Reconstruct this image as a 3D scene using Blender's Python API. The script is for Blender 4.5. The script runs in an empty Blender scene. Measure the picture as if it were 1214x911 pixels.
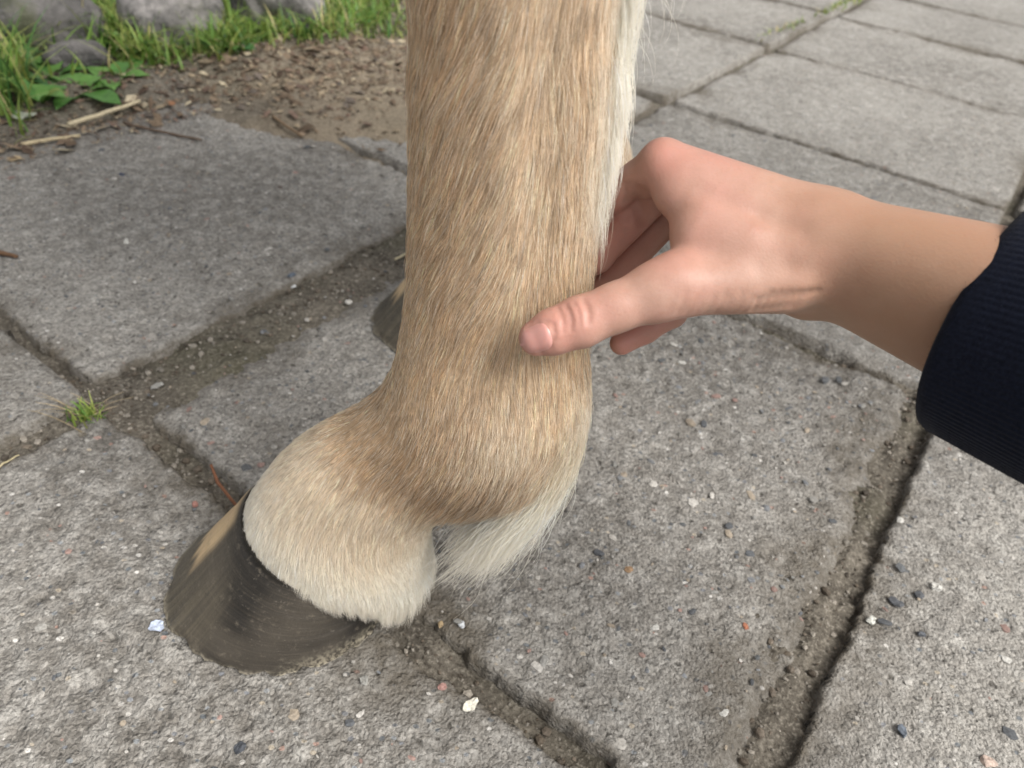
import bpy, bmesh, math, random
import numpy as np
from mathutils import Vector, Matrix, kdtree
from mathutils.bvhtree import BVHTree

rng = np.random.default_rng(7)
random.seed(7)
scene = bpy.context.scene
COL = scene.collection

# ------------------------------------------------------------------ camera
CAM_H = 0.45
PITCH, ROLL = math.radians(40.0), math.radians(7.0)
FPX = 885.0                                   # focal length in pixels of a 1214 px wide frame
F_ = np.array([0, math.cos(PITCH), -math.sin(PITCH)])
R0 = np.array([1.0, 0, 0]); U0 = np.cross(R0, F_)
R_ = math.cos(ROLL) * R0 + math.sin(ROLL) * U0
U_ = -math.sin(ROLL) * R0 + math.cos(ROLL) * U0
C_ = np.array([0, 0, CAM_H])
cam_d = bpy.data.cameras.new('camera'); cam = bpy.data.objects.new('camera', cam_d); COL.objects.link(cam)
cam_d.sensor_width = 36; cam_d.lens = FPX / 1214 * 36; cam_d.clip_start = 0.01; cam_d.clip_end = 500
m = Matrix(((R_[0], U_[0], -F_[0], 0), (R_[1], U_[1], -F_[1], 0), (R_[2], U_[2], -F_[2], CAM_H), (0, 0, 0, 1)))
cam.matrix_world = m
cam_d.dof.use_dof = True; cam_d.dof.focus_distance = 0.36; cam_d.dof.aperture_fstop = cam_d.lens / 2.3
scene.camera = cam

# ------------------------------------------------------------------ sky, sun, exposure (overcast day)
SUN_EL, SUN_AZ = math.radians(52), math.radians(121)       # azimuth from +Y towards +X
world = bpy.data.worlds.new('World'); scene.world = world; world.use_nodes = True
wn = world.node_tree; wn.nodes.clear()
sky = wn.nodes.new('ShaderNodeTexSky'); sky.sky_type = 'NISHITA'; sky.sun_disc = False
sky.sun_elevation = SUN_EL; sky.sun_rotation = SUN_AZ; sky.dust_density = 4; sky.air_density = 1.0
hs = wn.nodes.new('ShaderNodeHueSaturation'); hs.inputs['Saturation'].default_value = 0.10
bg = wn.nodes.new('ShaderNodeBackground'); bg.inputs['Strength'].default_value = 0.06
wo = wn.nodes.new('ShaderNodeOutputWorld')
wn.links.new(sky.outputs[0], hs.inputs['Color']); wn.links.new(hs.outputs[0], bg.inputs['Color']); wn.links.new(bg.outputs[0], wo.inputs[0])
sun_d = bpy.data.lights.new('sun', 'SUN'); sun_d.energy = 1.5; sun_d.angle = math.radians(36); sun_d.color = (1.0, 0.96, 0.9)
sun = bpy.data.objects.new('sun', sun_d); COL.objects.link(sun)
sdir = Vector((math.sin(SUN_AZ) * math.cos(SUN_EL), math.cos(SUN_AZ) * math.cos(SUN_EL), math.sin(SUN_EL)))
sun.rotation_euler = sdir.to_track_quat('Z', 'Y').to_euler()
sun.location = (3, 3, 4)
scene.view_settings.view_transform = 'Standard'; scene.view_settings.look = 'None'
scene.view_settings.exposure = 1.6; scene.view_settings.gamma = 1.0
scene.render.engine = 'CYCLES'
scene.cycles.use_denoising = True; scene.cycles.denoising_prefilter = 'ACCURATE'
scene.cycles.max_bounces = 5; scene.cycles.diffuse_bounces = 4; scene.cycles.transmission_bounces = 4; scene.cycles.transparent_max_bounces = 8
scene.cycles_curves.shape = 'RIBBONS'

# ------------------------------------------------------------------ helpers
def ray(px, py):
    return F_ + (px - 607.0) / FPX * R_ - (py - 455.5) / FPX * U_
def P3(px, py, d):                      # a point at depth d
    return C_ + d * ray(px, py)
def PY(px, py, y):                      # a point on the vertical plane y = const
    r = ray(px, py); return C_ + r * (y / r[1])
def PG(px, py, z=0.0):                  # a point at height z above the paving
    r = ray(px, py); return C_ + r * ((z - CAM_H) / r[2])
GA = math.radians(-31.5)                # direction of the paving grid
D1 = np.array([math.cos(GA), math.sin(GA)]); D2 = np.array([-D1[1], D1[0]])
def uv2xy(u, v):
    return u * D1[0] + v * D2[0], u * D1[1] + v * D2[1]
def xy2uv(x, y):
    return x * D1[0] + y * D1[1], x * D2[0] + y * D2[1]

def hash2(ix, iy, seed):
    h = ix.astype(np.int64).astype(np.uint32) * np.uint32(374761393) + iy.astype(np.int64).astype(np.uint32) * np.uint32(668265263) + np.uint32((seed * 144665437) & 0xffffffff)
    h = (h ^ (h >> np.uint32(13))) * np.uint32(1274126177)
    return (h ^ (h >> np.uint32(16))) / 4294967295.0
def vnoise(x, y, seed=0):               # value noise, -1..1
    x = np.asarray(x, float); y = np.asarray(y, float)
    ix = np.floor(x); iy = np.floor(y); fx = x - ix; fy = y - iy
    fx = fx * fx * fx * (fx * (fx * 6 - 15) + 10); fy = fy * fy * fy * (fy * (fy * 6 - 15) + 10)
    a = hash2(ix, iy, seed); b = hash2(ix + 1, iy, seed); c = hash2(ix, iy + 1, seed); d = hash2(ix + 1, iy + 1, seed)
    return ((a * (1 - fx) + b * fx) * (1 - fy) + (c * (1 - fx) + d * fx) * fy) * 2 - 1
def fbm(x, y, octv=4, seed=0, gain=0.5):
    s = 0; a = 1; t = 0
    for o in range(octv):
        s = s + a * vnoise(x * 2 ** o + o * 17.3, y * 2 ** o - o * 9.7, seed + o); t += a; a *= gain
    return s / t
def fbm3(p, octv=3, seed=0):
    return (fbm(p[:, 0] + 0.7 * p[:, 2], p[:, 1] - 0.4 * p[:, 2], octv, seed) + fbm(p[:, 1] + 3.1, p[:, 2] + 0.3 * p[:, 0], octv, seed + 11) + fbm(p[:, 2] - 5.0, p[:, 0], octv, seed + 23)) / 1.8
def sstep(a, b, x):
    t = np.clip((x - a) / (b - a), 0, 1); return t * t * (3 - 2 * t)

def mesh_obj(name, verts, faces, mat, parent=None, smooth=True):
    me = bpy.data.meshes.new(name)
    verts = np.asarray(verts, float)
    if isinstance(faces, np.ndarray):
        n, k = faces.shape
        me.vertices.add(len(verts)); me.vertices.foreach_set('co', verts.ravel())
        me.loops.add(n * k); me.loops.foreach_set('vertex_index', faces.ravel().astype(np.int32))
        me.polygons.add(n); me.polygons.foreach_set('loop_start', np.arange(0, n * k, k, dtype=np.int32))
        me.update(calc_edges=True); me.validate()
    else:
        me.from_pydata([tuple(v) for v in verts], [], faces)
    if smooth:
        me.polygons.foreach_set('use_smooth', np.ones(len(me.polygons), dtype=bool))
    if mat: me.materials.append(mat)
    o = bpy.data.objects.new(name, me); COL.objects.link(o)
    if parent is not None: o.parent = parent
    return o
def vcol(o, name, arr):                 # float colour per vertex (natural colouring of the thing)
    a = o.data.attributes.new(name, 'FLOAT_COLOR', 'POINT')
    c = np.ones((len(o.data.vertices), 4)); c[:, :arr.shape[1]] = arr
    a.data.foreach_set('color', c.ravel())
def tag(o, label=None, cat=None, group=None, kind=None):
    if label: o['label'] = label
    if cat: o['category'] = cat
    if group: o['group'] = group
    if kind: o['kind'] = kind
    return o
def grid_faces(nu, nv):
    i = np.arange(nu * nv).reshape(nu, nv)
    return np.stack([i[:-1, :-1], i[1:, :-1], i[1:, 1:], i[:-1, 1:]], -1).reshape(-1, 4)
class Pile:                             # collects small pieces into one mesh with a colour each
    def __init__(s): s.v = []; s.f = []; s.c = []; s.n = 0
    def add(s, v, f, col):
        v = np.asarray(v, float); s.v.append(v); s.f += [tuple(i + s.n for i in q) for q in f]; s.n += len(v)
        s.c.append(np.tile(np.asarray(col, float), (len(v), 1)) if np.ndim(col) == 1 else np.asarray(col, float))
    def build(s, name, mat, parent=None, smooth=True):
        o = mesh_obj(name, np.vstack(s.v), s.f, mat, parent, smooth); vcol(o, 'tint', np.vstack(s.c)); return o

# ------------------------------------------------------------------ materials
class Mat:
    def __init__(s, name):
        s.m = bpy.data.materials.new(name); s.m.use_nodes = True; s.t = s.m.node_tree; s.t.nodes.clear()
        s.out = s.n('ShaderNodeOutputMaterial'); s.b = s.n('ShaderNodeBsdfPrincipled'); s.l(s.b.outputs[0], s.out.inputs[0])
    def n(s, t, **kw):
        o = s.t.nodes.new(t)
        for k, v in kw.items():
            if k in o.inputs: o.inputs[k].default_value = v
            else: setattr(o, k, v)
        return o
    def l(s, a, b): s.t.links.new(a, b)
    def coord(s, kind='Object', scale=None):
        tc = s.n('ShaderNodeTexCoord')
        if scale is None: return tc.outputs[kind]
        mp = s.n('ShaderNodeMapping'); s.l(tc.outputs[kind], mp.inputs[0]); mp.inputs['Scale'].default_value = scale
        return mp.outputs[0]
    def noise(s, co, scale, detail=3, rough=0.55, dist=0.0):
        o = s.n('ShaderNodeTexNoise'); s.l(co, o.inputs['Vector']); o.inputs['Scale'].default_value = scale
        o.inputs['Detail'].default_value = detail; o.inputs['Roughness'].default_value = rough; o.inputs['Distortion'].default_value = dist
        return o.outputs['Fac']
    def ramp(s, fac, stops):
        o = s.n('ShaderNodeValToRGB'); s.l(fac, o.inputs[0]); e = o.color_ramp.elements
        while len(e) < len(stops): e.new(0.5)
        for x, (p, c) in zip(e, stops):
            x.position = p; x.color = (c, c, c, 1) if not hasattr(c, '__len__') else (*c, 1)
        return o.outputs[0]
    def mix(s, fac, a, b, mode='MIX'):
        o = s.n('ShaderNodeMix', data_type='RGBA', blend_type=mode)
        for sock, v in ((o.inputs[0], fac), (o.inputs[6], a), (o.inputs[7], b)):
            if hasattr(v, 'is_linked'): s.l(v, sock)
            elif sock.type != 'RGBA': sock.default_value = v
            else: sock.default_value = (*v, 1) if hasattr(v, '__len__') else (v, v, v, 1)
        return o.outputs[2]
    def math(s, op, a, b=0.0):
        o = s.n('ShaderNodeMath', operation=op)
        for sock, v in ((o.inputs[0], a), (o.inputs[1], b)):
            if hasattr(v, 'is_linked'): s.l(v, sock)
            else: sock.default_value = v
        return o.outputs[0]
    def attr(s, name): return s.n('ShaderNodeAttribute', attribute_name=name).outputs['Color']
    def bump(s, h, strength, dist, prev=None):
        o = s.n('ShaderNodeBump'); o.inputs['Strength'].default_value = strength; o.inputs['Distance'].default_value = dist
        s.l(h, o.inputs['Height'])
        if prev is not None: s.l(prev, o.inputs['Normal'])
        return o.outputs[0]
    def done(s, color=None, rough=None, normal=None, **kw):
        if color is not None:
            if hasattr(color, 'is_linked'): s.l(color, s.b.inputs['Base Color'])
            else: s.b.inputs['Base Color'].default_value = (*color, 1)
        if rough is not None:
            if hasattr(rough, 'is_linked'): s.l(rough, s.b.inputs['Roughness'])
            else: s.b.inputs['Roughness'].default_value = rough
        if normal is not None: s.l(normal, s.b.inputs['Normal'])
        for k, v in kw.items(): s.b.inputs[k.replace('_', ' ')].default_value = v
        return s.m

def concrete_material():
    M = Mat('weathered_concrete'); co = M.coord('Object')
    mid = M.noise(co, 55, 3, 0.7); grit = M.noise(co, 330, 2, 0.75, 0.6)
    shade = M.n('ShaderNodeAttribute', attribute_name='shade').outputs['Fac']
    base = M.mix(shade, (0.150, 0.139, 0.124), (0.285, 0.271, 0.248))
    base = M.mix(M.ramp(mid, [(0.42, 0.0), (0.66, 0.7)]), base, (0.35, 0.338, 0.315))
    # sand grains: each with a tone of its own, darker in the low spots
    vg = M.n('ShaderNodeTexVoronoi', Scale=400.0); M.l(co, vg.inputs['Vector'])
    sg = M.n('ShaderNodeSeparateColor'); M.l(vg.outputs['Color'], sg.inputs[0])
    tone = M.ramp(sg.outputs[0], [(0.0, 0.68), (0.5, 0.98), (1.0, 1.26)])
    base = M.mix(1.0, base, tone, 'MULTIPLY')
    pit = M.noise(co, 140, 1, 0.5)
    base = M.mix(M.ramp(pit, [(0.24, 0.8), (0.32, 0)]), base, (0.06, 0.055, 0.048))
    base = M.mix(M.ramp(grit, [(0.34, 0.7), (0.46, 0)]), base, (0.085, 0.08, 0.073))
    base = M.mix(M.ramp(grit, [(0.60, 0), (0.74, 0.42)]), base, (0.50, 0.485, 0.45))
    # exposed stones
    mp = M.n('ShaderNodeMapping'); M.l(co, mp.inputs[0]); mp.inputs['Scale'].default_value = (1, 1.3, 1)
    vo = M.n('ShaderNodeTexVoronoi', Scale=160.0); M.l(mp.outputs[0], vo.inputs['Vector'])
    sep = M.n('ShaderNodeSeparateColor'); M.l(vo.outputs['Color'], sep.inputs[0])
    pick = M.ramp(sep.outputs[0], [(0.80, 0), (0.81, 1)])
    dj = M.math('ADD', vo.outputs['Distance'], M.math('MULTIPLY', grit, 0.25))
    disc = M.ramp(dj, [(0.40, 1), (0.45, 0)])
    col = M.n('ShaderNodeValToRGB'); M.l(sep.outputs[1], col.inputs[0]); col.color_ramp.interpolation = 'CONSTANT'
    cs = [(0, (0.10, 0.115, 0.13)), (0.25, (0.22, 0.235, 0.25)), (0.45, (0.47, 0.45, 0.42)), (0.58, (0.33, 0.21, 0.17)), (0.66, (0.38, 0.33, 0.26)), (0.78, (0.15, 0.16, 0.18)), (0.93, (0.62, 0.60, 0.57))]
    e = col.color_ramp.elements
    while len(e) < len(cs): e.new(0.5)
    for x, (p, c) in zip(e, cs): x.position = p; x.color = (*c, 1)
    base = M.mix(M.math('MULTIPLY', M.math('MULTIPLY', pick, disc), 0.75), base, col.outputs[0])
    # soil and damp dirt gathered along worn edges
    dirt = M.n('ShaderNodeAttribute', attribute_name='dirt').outputs['Fac']
    dn = M.math('MULTIPLY', dirt, M.ramp(mid, [(0.25, 1.15), (0.7, 0.6)]))
    base = M.mix(dn, base, (0.105, 0.090, 0.070))
    h = M.math('SUBTRACT', M.math('MULTIPLY', grit, 1.6), vg.outputs['Distance'])
    h = M.math('ADD', h, M.math('ADD', M.math('MULTIPLY', mid, 1.8), M.math('MULTIPLY', M.ramp(pit, [(0.24, 0), (0.36, 1)]), 0.8)))
    return M.done(base, 0.9, M.bump(h, 1.0, 0.0013), Specular_IOR_Level=0.25)
def soil_material():
    M = Mat('soil'); co = M.coord('Object')
    a = M.noise(co, 25, 3, 0.65); b = M.noise(co, 300, 2, 0.75); c = M.noise(co, 5, 1)
    col = M.mix(M.ramp(a, [(0.3, 0), (0.7, 1)]), (0.068, 0.060, 0.049), (0.145, 0.129, 0.106))
    col = M.mix(M.ramp(b, [(0.52, 0), (0.72, 0.8)]), col, (0.27, 0.245, 0.205))
    col = M.mix(M.ramp(b, [(0.32, 0.7), (0.45, 0)]), col, (0.035, 0.029, 0.023))
    col = M.mix(M.ramp(c, [(0.5, 0), (0.75, 0.45)]), col, (0.085, 0.088, 0.045))
    col = M.mix(M.math('MULTIPLY', M.attr('tint'), M.ramp(b, [(0.3, 0.35), (0.65, 0.9)])), col, (0.27, 0.222, 0.162))
    n = M.bump(b, 0.9, 0.002); n = M.bump(a, 0.8, 0.006, n)
    return M.done(col, 0.95, n, Specular_IOR_Level=0.15)
def tint_material(name, rough=0.7, noise_scale=200, amount=0.35, trans=0.0, spec=0.3, bump=0.0006):
    M = Mat(name); co = M.coord('Object'); nz = M.noise(co, noise_scale, 3, 0.6)
    col = M.mix(1.0, M.attr('tint'), M.ramp(nz, [(0.25, 1 - amount), (0.75, 1 + amount * 0.6)]), 'MULTIPLY')
    nm = M.bump(nz, 0.5, bump)
    M.done(col, rough, nm, Specular_IOR_Level=spec)
    if trans:
        t = M.n('ShaderNodeBsdfTranslucent'); M.l(col, t.inputs[0]); mx = M.n('ShaderNodeMixShader'); mx.inputs[0].default_value = trans
        M.l(M.b.outputs[0], mx.inputs[1]); M.l(t.outputs[0], mx.inputs[2]); M.l(mx.outputs[0], M.out.inputs[0])
    return M.m
def boulder_material():
    M = Mat('boulder_stone'); co = M.coord('Object')
    a = M.noise(co, 14, 6, 0.65, 0.6); b = M.noise(co, 90, 4, 0.7)
    col = M.mix(M.ramp(a, [(0.38, 0), (0.60, 1)]), (0.10, 0.098, 0.095), (0.33, 0.312, 0.30))
    col = M.mix(M.ramp(b, [(0.5, 0), (0.75, 0.5)]), col, (0.46, 0.43, 0.42))
    col = M.mix(M.ramp(b, [(0.3, 0.6), (0.42, 0)]), col, (0.07, 0.066, 0.064))
    col = M.mix(1.0, col, M.attr('tint'), 'MULTIPLY')
    moss = M.noise(co, 9, 4, 0.7); col = M.mix(M.ramp(moss, [(0.54, 0), (0.66, 0.6)]), col, (0.075, 0.085, 0.035))
    return M.done(col, 0.85, M.bump(M.math('ADD', a, M.math('MULTIPLY', b, 0.5)), 0.8, 0.008), Specular_IOR_Level=0.3)
def hoof_material():
    M = Mat('hoof_horn'); uv = M.coord('UV'); co = M.coord('Object')
    def st(sx, sy, d=2, dist=0.0):
        mp = M.n('ShaderNodeMapping'); M.l(uv, mp.inputs[0]); mp.inputs['Scale'].default_value = (sx, sy, 1); return M.noise(mp.outputs[0], 1.0, d, 0.6, dist)
    fib = st(170, 1.2); ring = st(4, 42, 3); blot = M.noise(co, 17, 2, 0.5); scr = M.noise(co, 380, 3, 0.7)
    flake = M.noise(co, 150, 4, 0.8)
    col = M.mix(M.ramp(blot, [(0.36, 0), (0.64, 1)]), (0.017, 0.015, 0.013), (0.062, 0.053, 0.042))
    t = M.attr('tint')                                   # r: olive streaks near the toe, g: pale horn, b: dried mud near the ground
    sp = M.n('ShaderNodeSeparateColor'); M.l(t, sp.inputs[0])
    col = M.mix(M.math('MULTIPLY', sp.outputs[0], M.ramp(fib, [(0.38, 0.20), (0.62, 0.65)])), col, (0.15, 0.127, 0.088))
    col = M.mix(M.ramp(ring, [(0.46, 0), (0.64, 0.20)]), col, (0.115, 0.095, 0.07))
    col = M.mix(M.ramp(blot, [(0.34, 0.35), (0.46, 0)]), col, (0.016, 0.014, 0.0125))
    pale = M.math('MULTIPLY', sp.outputs[1], M.ramp(fib, [(0.3, 0.75), (0.6, 1.0)]))
    col = M.mix(pale, col, (0.62, 0.45, 0.26))
    col = M.mix(M.math('MULTIPLY', sp.outputs[2], M.ramp(scr, [(0.42, 0), (0.60, 1)])), col, (0.27, 0.24, 0.18))
    col = M.mix(M.ramp(flake, [(0.58, 0), (0.70, 0.4)]), col, (0.20, 0.17, 0.13))
    col = M.mix(M.ramp(flake, [(0.30, 0.5), (0.34, 0)]), col, (0.010, 0.009, 0.008))
    col = M.mix(M.ramp(scr, [(0.64, 0), (0.70, 0.3)]), col, (0.24, 0.21, 0.17))
    h = M.math('ADD', M.math('MULTIPLY', fib, 0.3), M.math('ADD', M.math('MULTIPLY', ring, 0.7), M.math('ADD', M.math('MULTIPLY', scr, 0.5), M.math('MULTIPLY', flake, 0.8))))
    return M.done(col, M.ramp(scr, [(0.3, 0.42), (0.7, 0.65)]), M.bump(h, 0.5, 0.0007), Specular_IOR_Level=0.45)
def skin_material():
    M = Mat('skin'); co = M.coord('Object')
    a = M.noise(co, 85, 4, 0.65); b = M.noise(co, 900, 2, 0.6); v = M.n('ShaderNodeTexVoronoi', Scale=900.0); M.l(co, v.inputs['Vector'])
    col = M.mix(M.ramp(a, [(0.3, 0), (0.7, 1)]), (0.375, 0.222, 0.168), (0.45, 0.285, 0.224))
    col = M.mix(M.ramp(M.noise(co, 28, 3, 0.6), [(0.42, 0), (0.66, 0.40)]), col, (0.45, 0.212, 0.172))
    col = M.mix(M.ramp(b, [(0.30, 0.35), (0.42, 0)]), col, (0.36, 0.19, 0.14))
    sp = M.n('ShaderNodeSeparateColor'); M.l(M.attr('tint'), sp.inputs[0])
    col = M.mix(M.math('MULTIPLY', sp.outputs[0], M.ramp(a, [(0.3, 0.35), (0.7, 0.75)])), col, (0.45, 0.188, 0.152))        # pink knuckles and fingertips
    col = M.mix(M.math('MULTIPLY', sp.outputs[1], 0.7), col, (0.345, 0.205, 0.125))        # tanned forearm
    n = M.bump(M.math('ADD', M.math('MULTIPLY', v.outputs['Distance'], 0.5), M.math('ADD', a, M.math('MULTIPLY', b, 0.5))), 0.17, 0.0006)
    M.done(col, 0.5, n, Specular_IOR_Level=0.35)
    M.b.inputs['Subsurface Weight'].default_value = 0.25; M.b.inputs['Subsurface Radius'].default_value = (1.0, 0.35, 0.2); M.b.inputs['Subsurface Scale'].default_value = 0.004
    return M.m
def hair_material(name, rough=0.45):
    M = Mat(name); hi = M.n('ShaderNodeHairInfo')
    c = M.attr('hair_color')
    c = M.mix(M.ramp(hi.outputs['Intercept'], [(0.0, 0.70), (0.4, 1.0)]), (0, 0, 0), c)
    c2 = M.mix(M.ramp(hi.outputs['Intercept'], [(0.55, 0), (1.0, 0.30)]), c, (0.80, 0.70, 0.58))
    M.done(c2, rough, None, Specular_IOR_Level=0.45)
    t = M.n('ShaderNodeBsdfTranslucent'); M.l(c2, t.inputs[0]); mx = M.n('ShaderNodeMixShader'); mx.inputs[0].default_value = 0.42
    M.l(M.b.outputs[0], mx.inputs[1]); M.l(t.outputs[0], mx.inputs[2]); M.l(mx.outputs[0], M.out.inputs[0])
    return M.m

m_conc = concrete_material(); m_soil = soil_material()
m_peb = tint_material('pebble_stone', 0.75, 600, 0.45); m_leaf = tint_material('green_leaf', 0.45, 60, 0.25, 0.3, 0.4)
m_dry = tint_material('dry_plant', 0.8, 300, 0.35, 0.15, 0.2); m_boul = boulder_material(); m_hoof = hoof_material()
m_skin = skin_material(); m_hair = hair_material('coat_hair'); m_hide = tint_material('hide', 0.8, 300, 0.3)

# ------------------------------------------------------------------ ground: soil sheet
def soil_height(u, v):
    h = -0.013 + 0.004 * fbm(u * 22, v * 22, 4, 3) + 0.004 * fbm(u * 75, v * 75, 4, 5, 0.65)
    # the wide joint is filled higher on one side
    w = sstep(-0.60, -0.51, u) * sstep(-0.44, -0.50, u) * sstep(-0.1, 0.15, v) * sstep(0.9, 0.6, v); h += 0.009 * w
    h += 0.005 * sstep(0.030, 0.040, u) * sstep(0.075, 0.06, u) * sstep(0.9, 0.7, v)
    w = sstep(0.045, 0.034, u) * sstep(-0.03, 0.0, u) * sstep(1.0, 0.7, v); h += 0.006 * w
    w = sstep(0.20, 0.17, v) * sstep(0.10, 0.15, v) * sstep(-0.3, -0.2, u); h += 0.007 * w
    edge = -1.03 + 0.05 * fbm(u * 3 + 4, v * 7, 3, 9)
    bank = sstep(edge + 0.02, edge - 0.10, u); h += bank * (0.028 + 0.012 * fbm(u * 9, v * 9, 3, 21))
    far = sstep(-1.2, -2.6, u); h += 0.10 * far
    # trodden soil that has spread over the slab behind the leg
    d = np.hypot((u + 0.90) / 0.25, (v - 0.93) / 0.27) + 0.30 * fbm(u * 12, v * 12, 4, 31)
    h += 0.024 * sstep(1.25, 0.5, d)
    return h
def axis_lines(lo, hi, step, far):
    a = list(np.arange(lo, hi + step * 0.5, step)); s = step; x = a[-1]; up = []
    while x < far: s *= 1.16; x += s; up.append(x)
    s = step; x = a[0]; dn = []
    while x > -far: s *= 1.16; x -= s; dn.append(x)
    return np.array(dn[::-1] + a + up)
uu = axis_lines(-1.95, 0.72, 0.005, 90); vv = axis_lines(-0.42, 1.75, 0.005, 90)
UU, VV = np.meshgrid(uu, vv, indexing='ij')
Z = soil_height(UU, VV)
def soil_at(u, v):                     # height of the sheet at one place
    return float(Z[min(np.searchsorted(uu, u), len(uu) - 1), min(np.searchsorted(vv, v), len(vv) - 1)])
X, Y = uv2xy(UU, VV)
sandy = sstep(1.5, 0.5, np.hypot((UU + 0.80) / 0.26, (VV - 0.93) / 0.30) + 0.35 * fbm(UU * 14, VV * 14, 4, 131))
ground = mesh_obj('ground', np.stack([X, Y, Z], -1).reshape(-1, 3), grid_faces(len(uu), len(vv)), m_soil)
vcol(ground, 'tint', np.repeat(sandy.reshape(-1, 1), 3, 1)); tag(ground, kind='structure')

# ------------------------------------------------------------------ paving slabs
pavement = bpy.data.objects.new('pavement', None); COL.objects.link(pavement); tag(pavement, kind='structure')
ULINES = [-1.06, -0.535, 0.042, 0.60, 1.16, 1.72]
VLINES = [-0.86, -0.33, 0.207, 0.728, 1.283, 1.805, 2.27, 2.69, 3.2, 3.75, 4.3]
SLABS = {}
def slab_params(i, j):
    r = np.random.default_rng(100 + i * 37 + j)
    u0, u1, v0, v1 = ULINES[i], ULINES[i + 1], VLINES[j], VLINES[j + 1]
    g = 0.005
    u0 += g; u1 -= g; v0 += g; v1 -= g
    if i == 0 and j in (2, 3): u1 -= 0.014
    if i == 1 and j == 2: u0 += 0.004; u1 += 0.002; v0 += 0.004
    if i == 1 and j == 1: v1 -= 0.004; u0 += 0.012
    if i == 2 and j in (1, 2): u0 += 0.007
    return u0, u1, v0, v1, r.uniform(-.004, .004), r.uniform(-.006, .006), r.uniform(-.006, .006), int(r.integers(1000))
def slab_top(u, v, prm):
    u0, u1, v0, v1, dz, tu, tv, sd = prm
    return dz * 0.5 + tu * (u - (u0 + u1) / 2) + tv * (v - (v0 + v1) / 2) + 0.0016 * fbm(u * 9, v * 9, 3, sd)
def make_slab(i, j, step):
    prm = slab_params(i, j); u0, u1, v0, v1, dz, tu, tv, sd = prm
    mg = 0.012
    us = np.arange(u0 - mg, u1 + mg, step); vs = np.arange(v0 - mg, v1 + mg, step)
    U, V = np.meshgrid(us, vs, indexing='ij')
    near = step < 0.004
    amp = 0.0065 if j <= 3 else 0.0030
    nu_ = amp * fbm(U * 24, V * 24, 5, sd + 3, 0.72); nv_ = amp * fbm(U * 24 + 50, V * 24, 5, sd + 9, 0.72)
    du = np.minimum(U + nu_ - u0, u1 - U - nu_); dv = np.minimum(V + nv_ - v0, v1 - V - nv_)
    if near:
        nu_ = nu_ + 0.0022 * fbm(U * 150, V * 150, 3, sd + 15, 0.7); nv_ = nv_ + 0.0022 * fbm(U * 150, V * 150, 3, sd + 19, 0.7)
    du = np.minimum(U + nu_ - u0, u1 - U - nu_); dv = np.minimum(V + nv_ - v0, v1 - V - nv_)
    rc = 0.014
    qx = rc - du; qy = rc - dv
    d = rc - (np.hypot(np.maximum(qx, 0), np.maximum(qy, 0)) + np.minimum(np.maximum(qx, qy), 0))
    # bites broken out of the edge
    bite = np.clip(fbm(U * 18 + 7, V * 18, 5, sd + 40, 0.65) - 0.28, 0, 1) * 0.035 * sstep(0.04, 0.0, d)
    if j <= 2: d = d - bite
    rough = 0.0018 * fbm(U * 110, V * 110, 3, sd + 60, 0.65) - 0.0016 * sstep(0.35, 0.6, fbm(U * 75, V * 75, 2, sd + 65)) + (0.0007 * fbm(U * 330, V * 330, 2, sd + 70) if near else 0)
    # worn hollows near the edges where the top layer has gone
    worn = sstep(0.10, 0.0, d) * sstep(-0.1, 0.45, fbm(U * 11, V * 11, 3, sd + 80))
    z = slab_top(U, V, prm) + rough - 0.0035 * worn
    if i == 1 and j == 2:                       # edges trodden down into the filled joints
        z = z - 0.011 * sstep(0.075, 0.0, U - u0 + 0.030 * fbm(U * 16, V * 16, 4, 301)) - 0.010 * sstep(0.024, 0.0, u1 - U + 0.018 * fbm(U * 18, V * 18, 4, 302)) * sstep(0.80, 0.66, V)
    z = z - 0.0016 * sstep(0.005, 0.0005, d) - 0.05 * sstep(0.0010, -0.0018, d)
    keep = z > -0.046
    f = grid_faces(len(us), len(vs)); kf = keep.reshape(-1)[f].any(1)
    f = f[kf]
    used = np.zeros(len(us) * len(vs), bool); used[f.ravel()] = True
    idx = -np.ones(len(used), int); idx[used] = np.arange(used.sum())
    X, Y = uv2xy(U, V)
    o = mesh_obj('slab', np.stack([X, Y, z], -1).reshape(-1, 3)[used], idx[f], m_conc, pavement)
    dirt = np.clip(sstep(0.008, 0.0, d) * 0.75 + 0.6 * worn * sstep(0.06, 0.0, d) + 0.55 * sstep(0.15, 0.55, fbm(U * 6, V * 6, 4, sd + 91)) * sstep(0.09, 0.0, d), 0, 1)
    if i == 1 and j == 2:                       # soil tracked along the filled joint
        dirt = np.maximum(dirt, sstep(0.085, 0.02, U - u0 + 0.03 * fbm(U * 20, V * 20, 4, 77)) * 0.9)
        dirt = np.maximum(dirt, sstep(0.075, 0.015, u1 - U + 0.035 * fbm(U * 16, V * 16, 4, 78)) * 0.72 * sstep(0.80, 0.60, V))
    shade = np.clip(0.5 + 0.85 * fbm(U * 4 + sd, V * 4, 5, sd + 31, 0.62) + 0.25 * fbm(U * 40, V * 40, 3, sd + 37) + {(1, 1): -.16, (0, 2): .10, (1, 2): .06, (2, 1): .04}.get((i, j), np.random.default_rng(sd).uniform(-.08, .16)), 0, 1)
    a = o.data.attributes.new('shade', 'FLOAT', 'POINT'); a.data.foreach_set('value', shade.reshape(-1)[used])
    a = o.data.attributes.new('dirt', 'FLOAT', 'POINT'); a.data.foreach_set('value', dirt.reshape(-1)[used])
    SLABS[(i, j)] = (o, prm)
    return o
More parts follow.
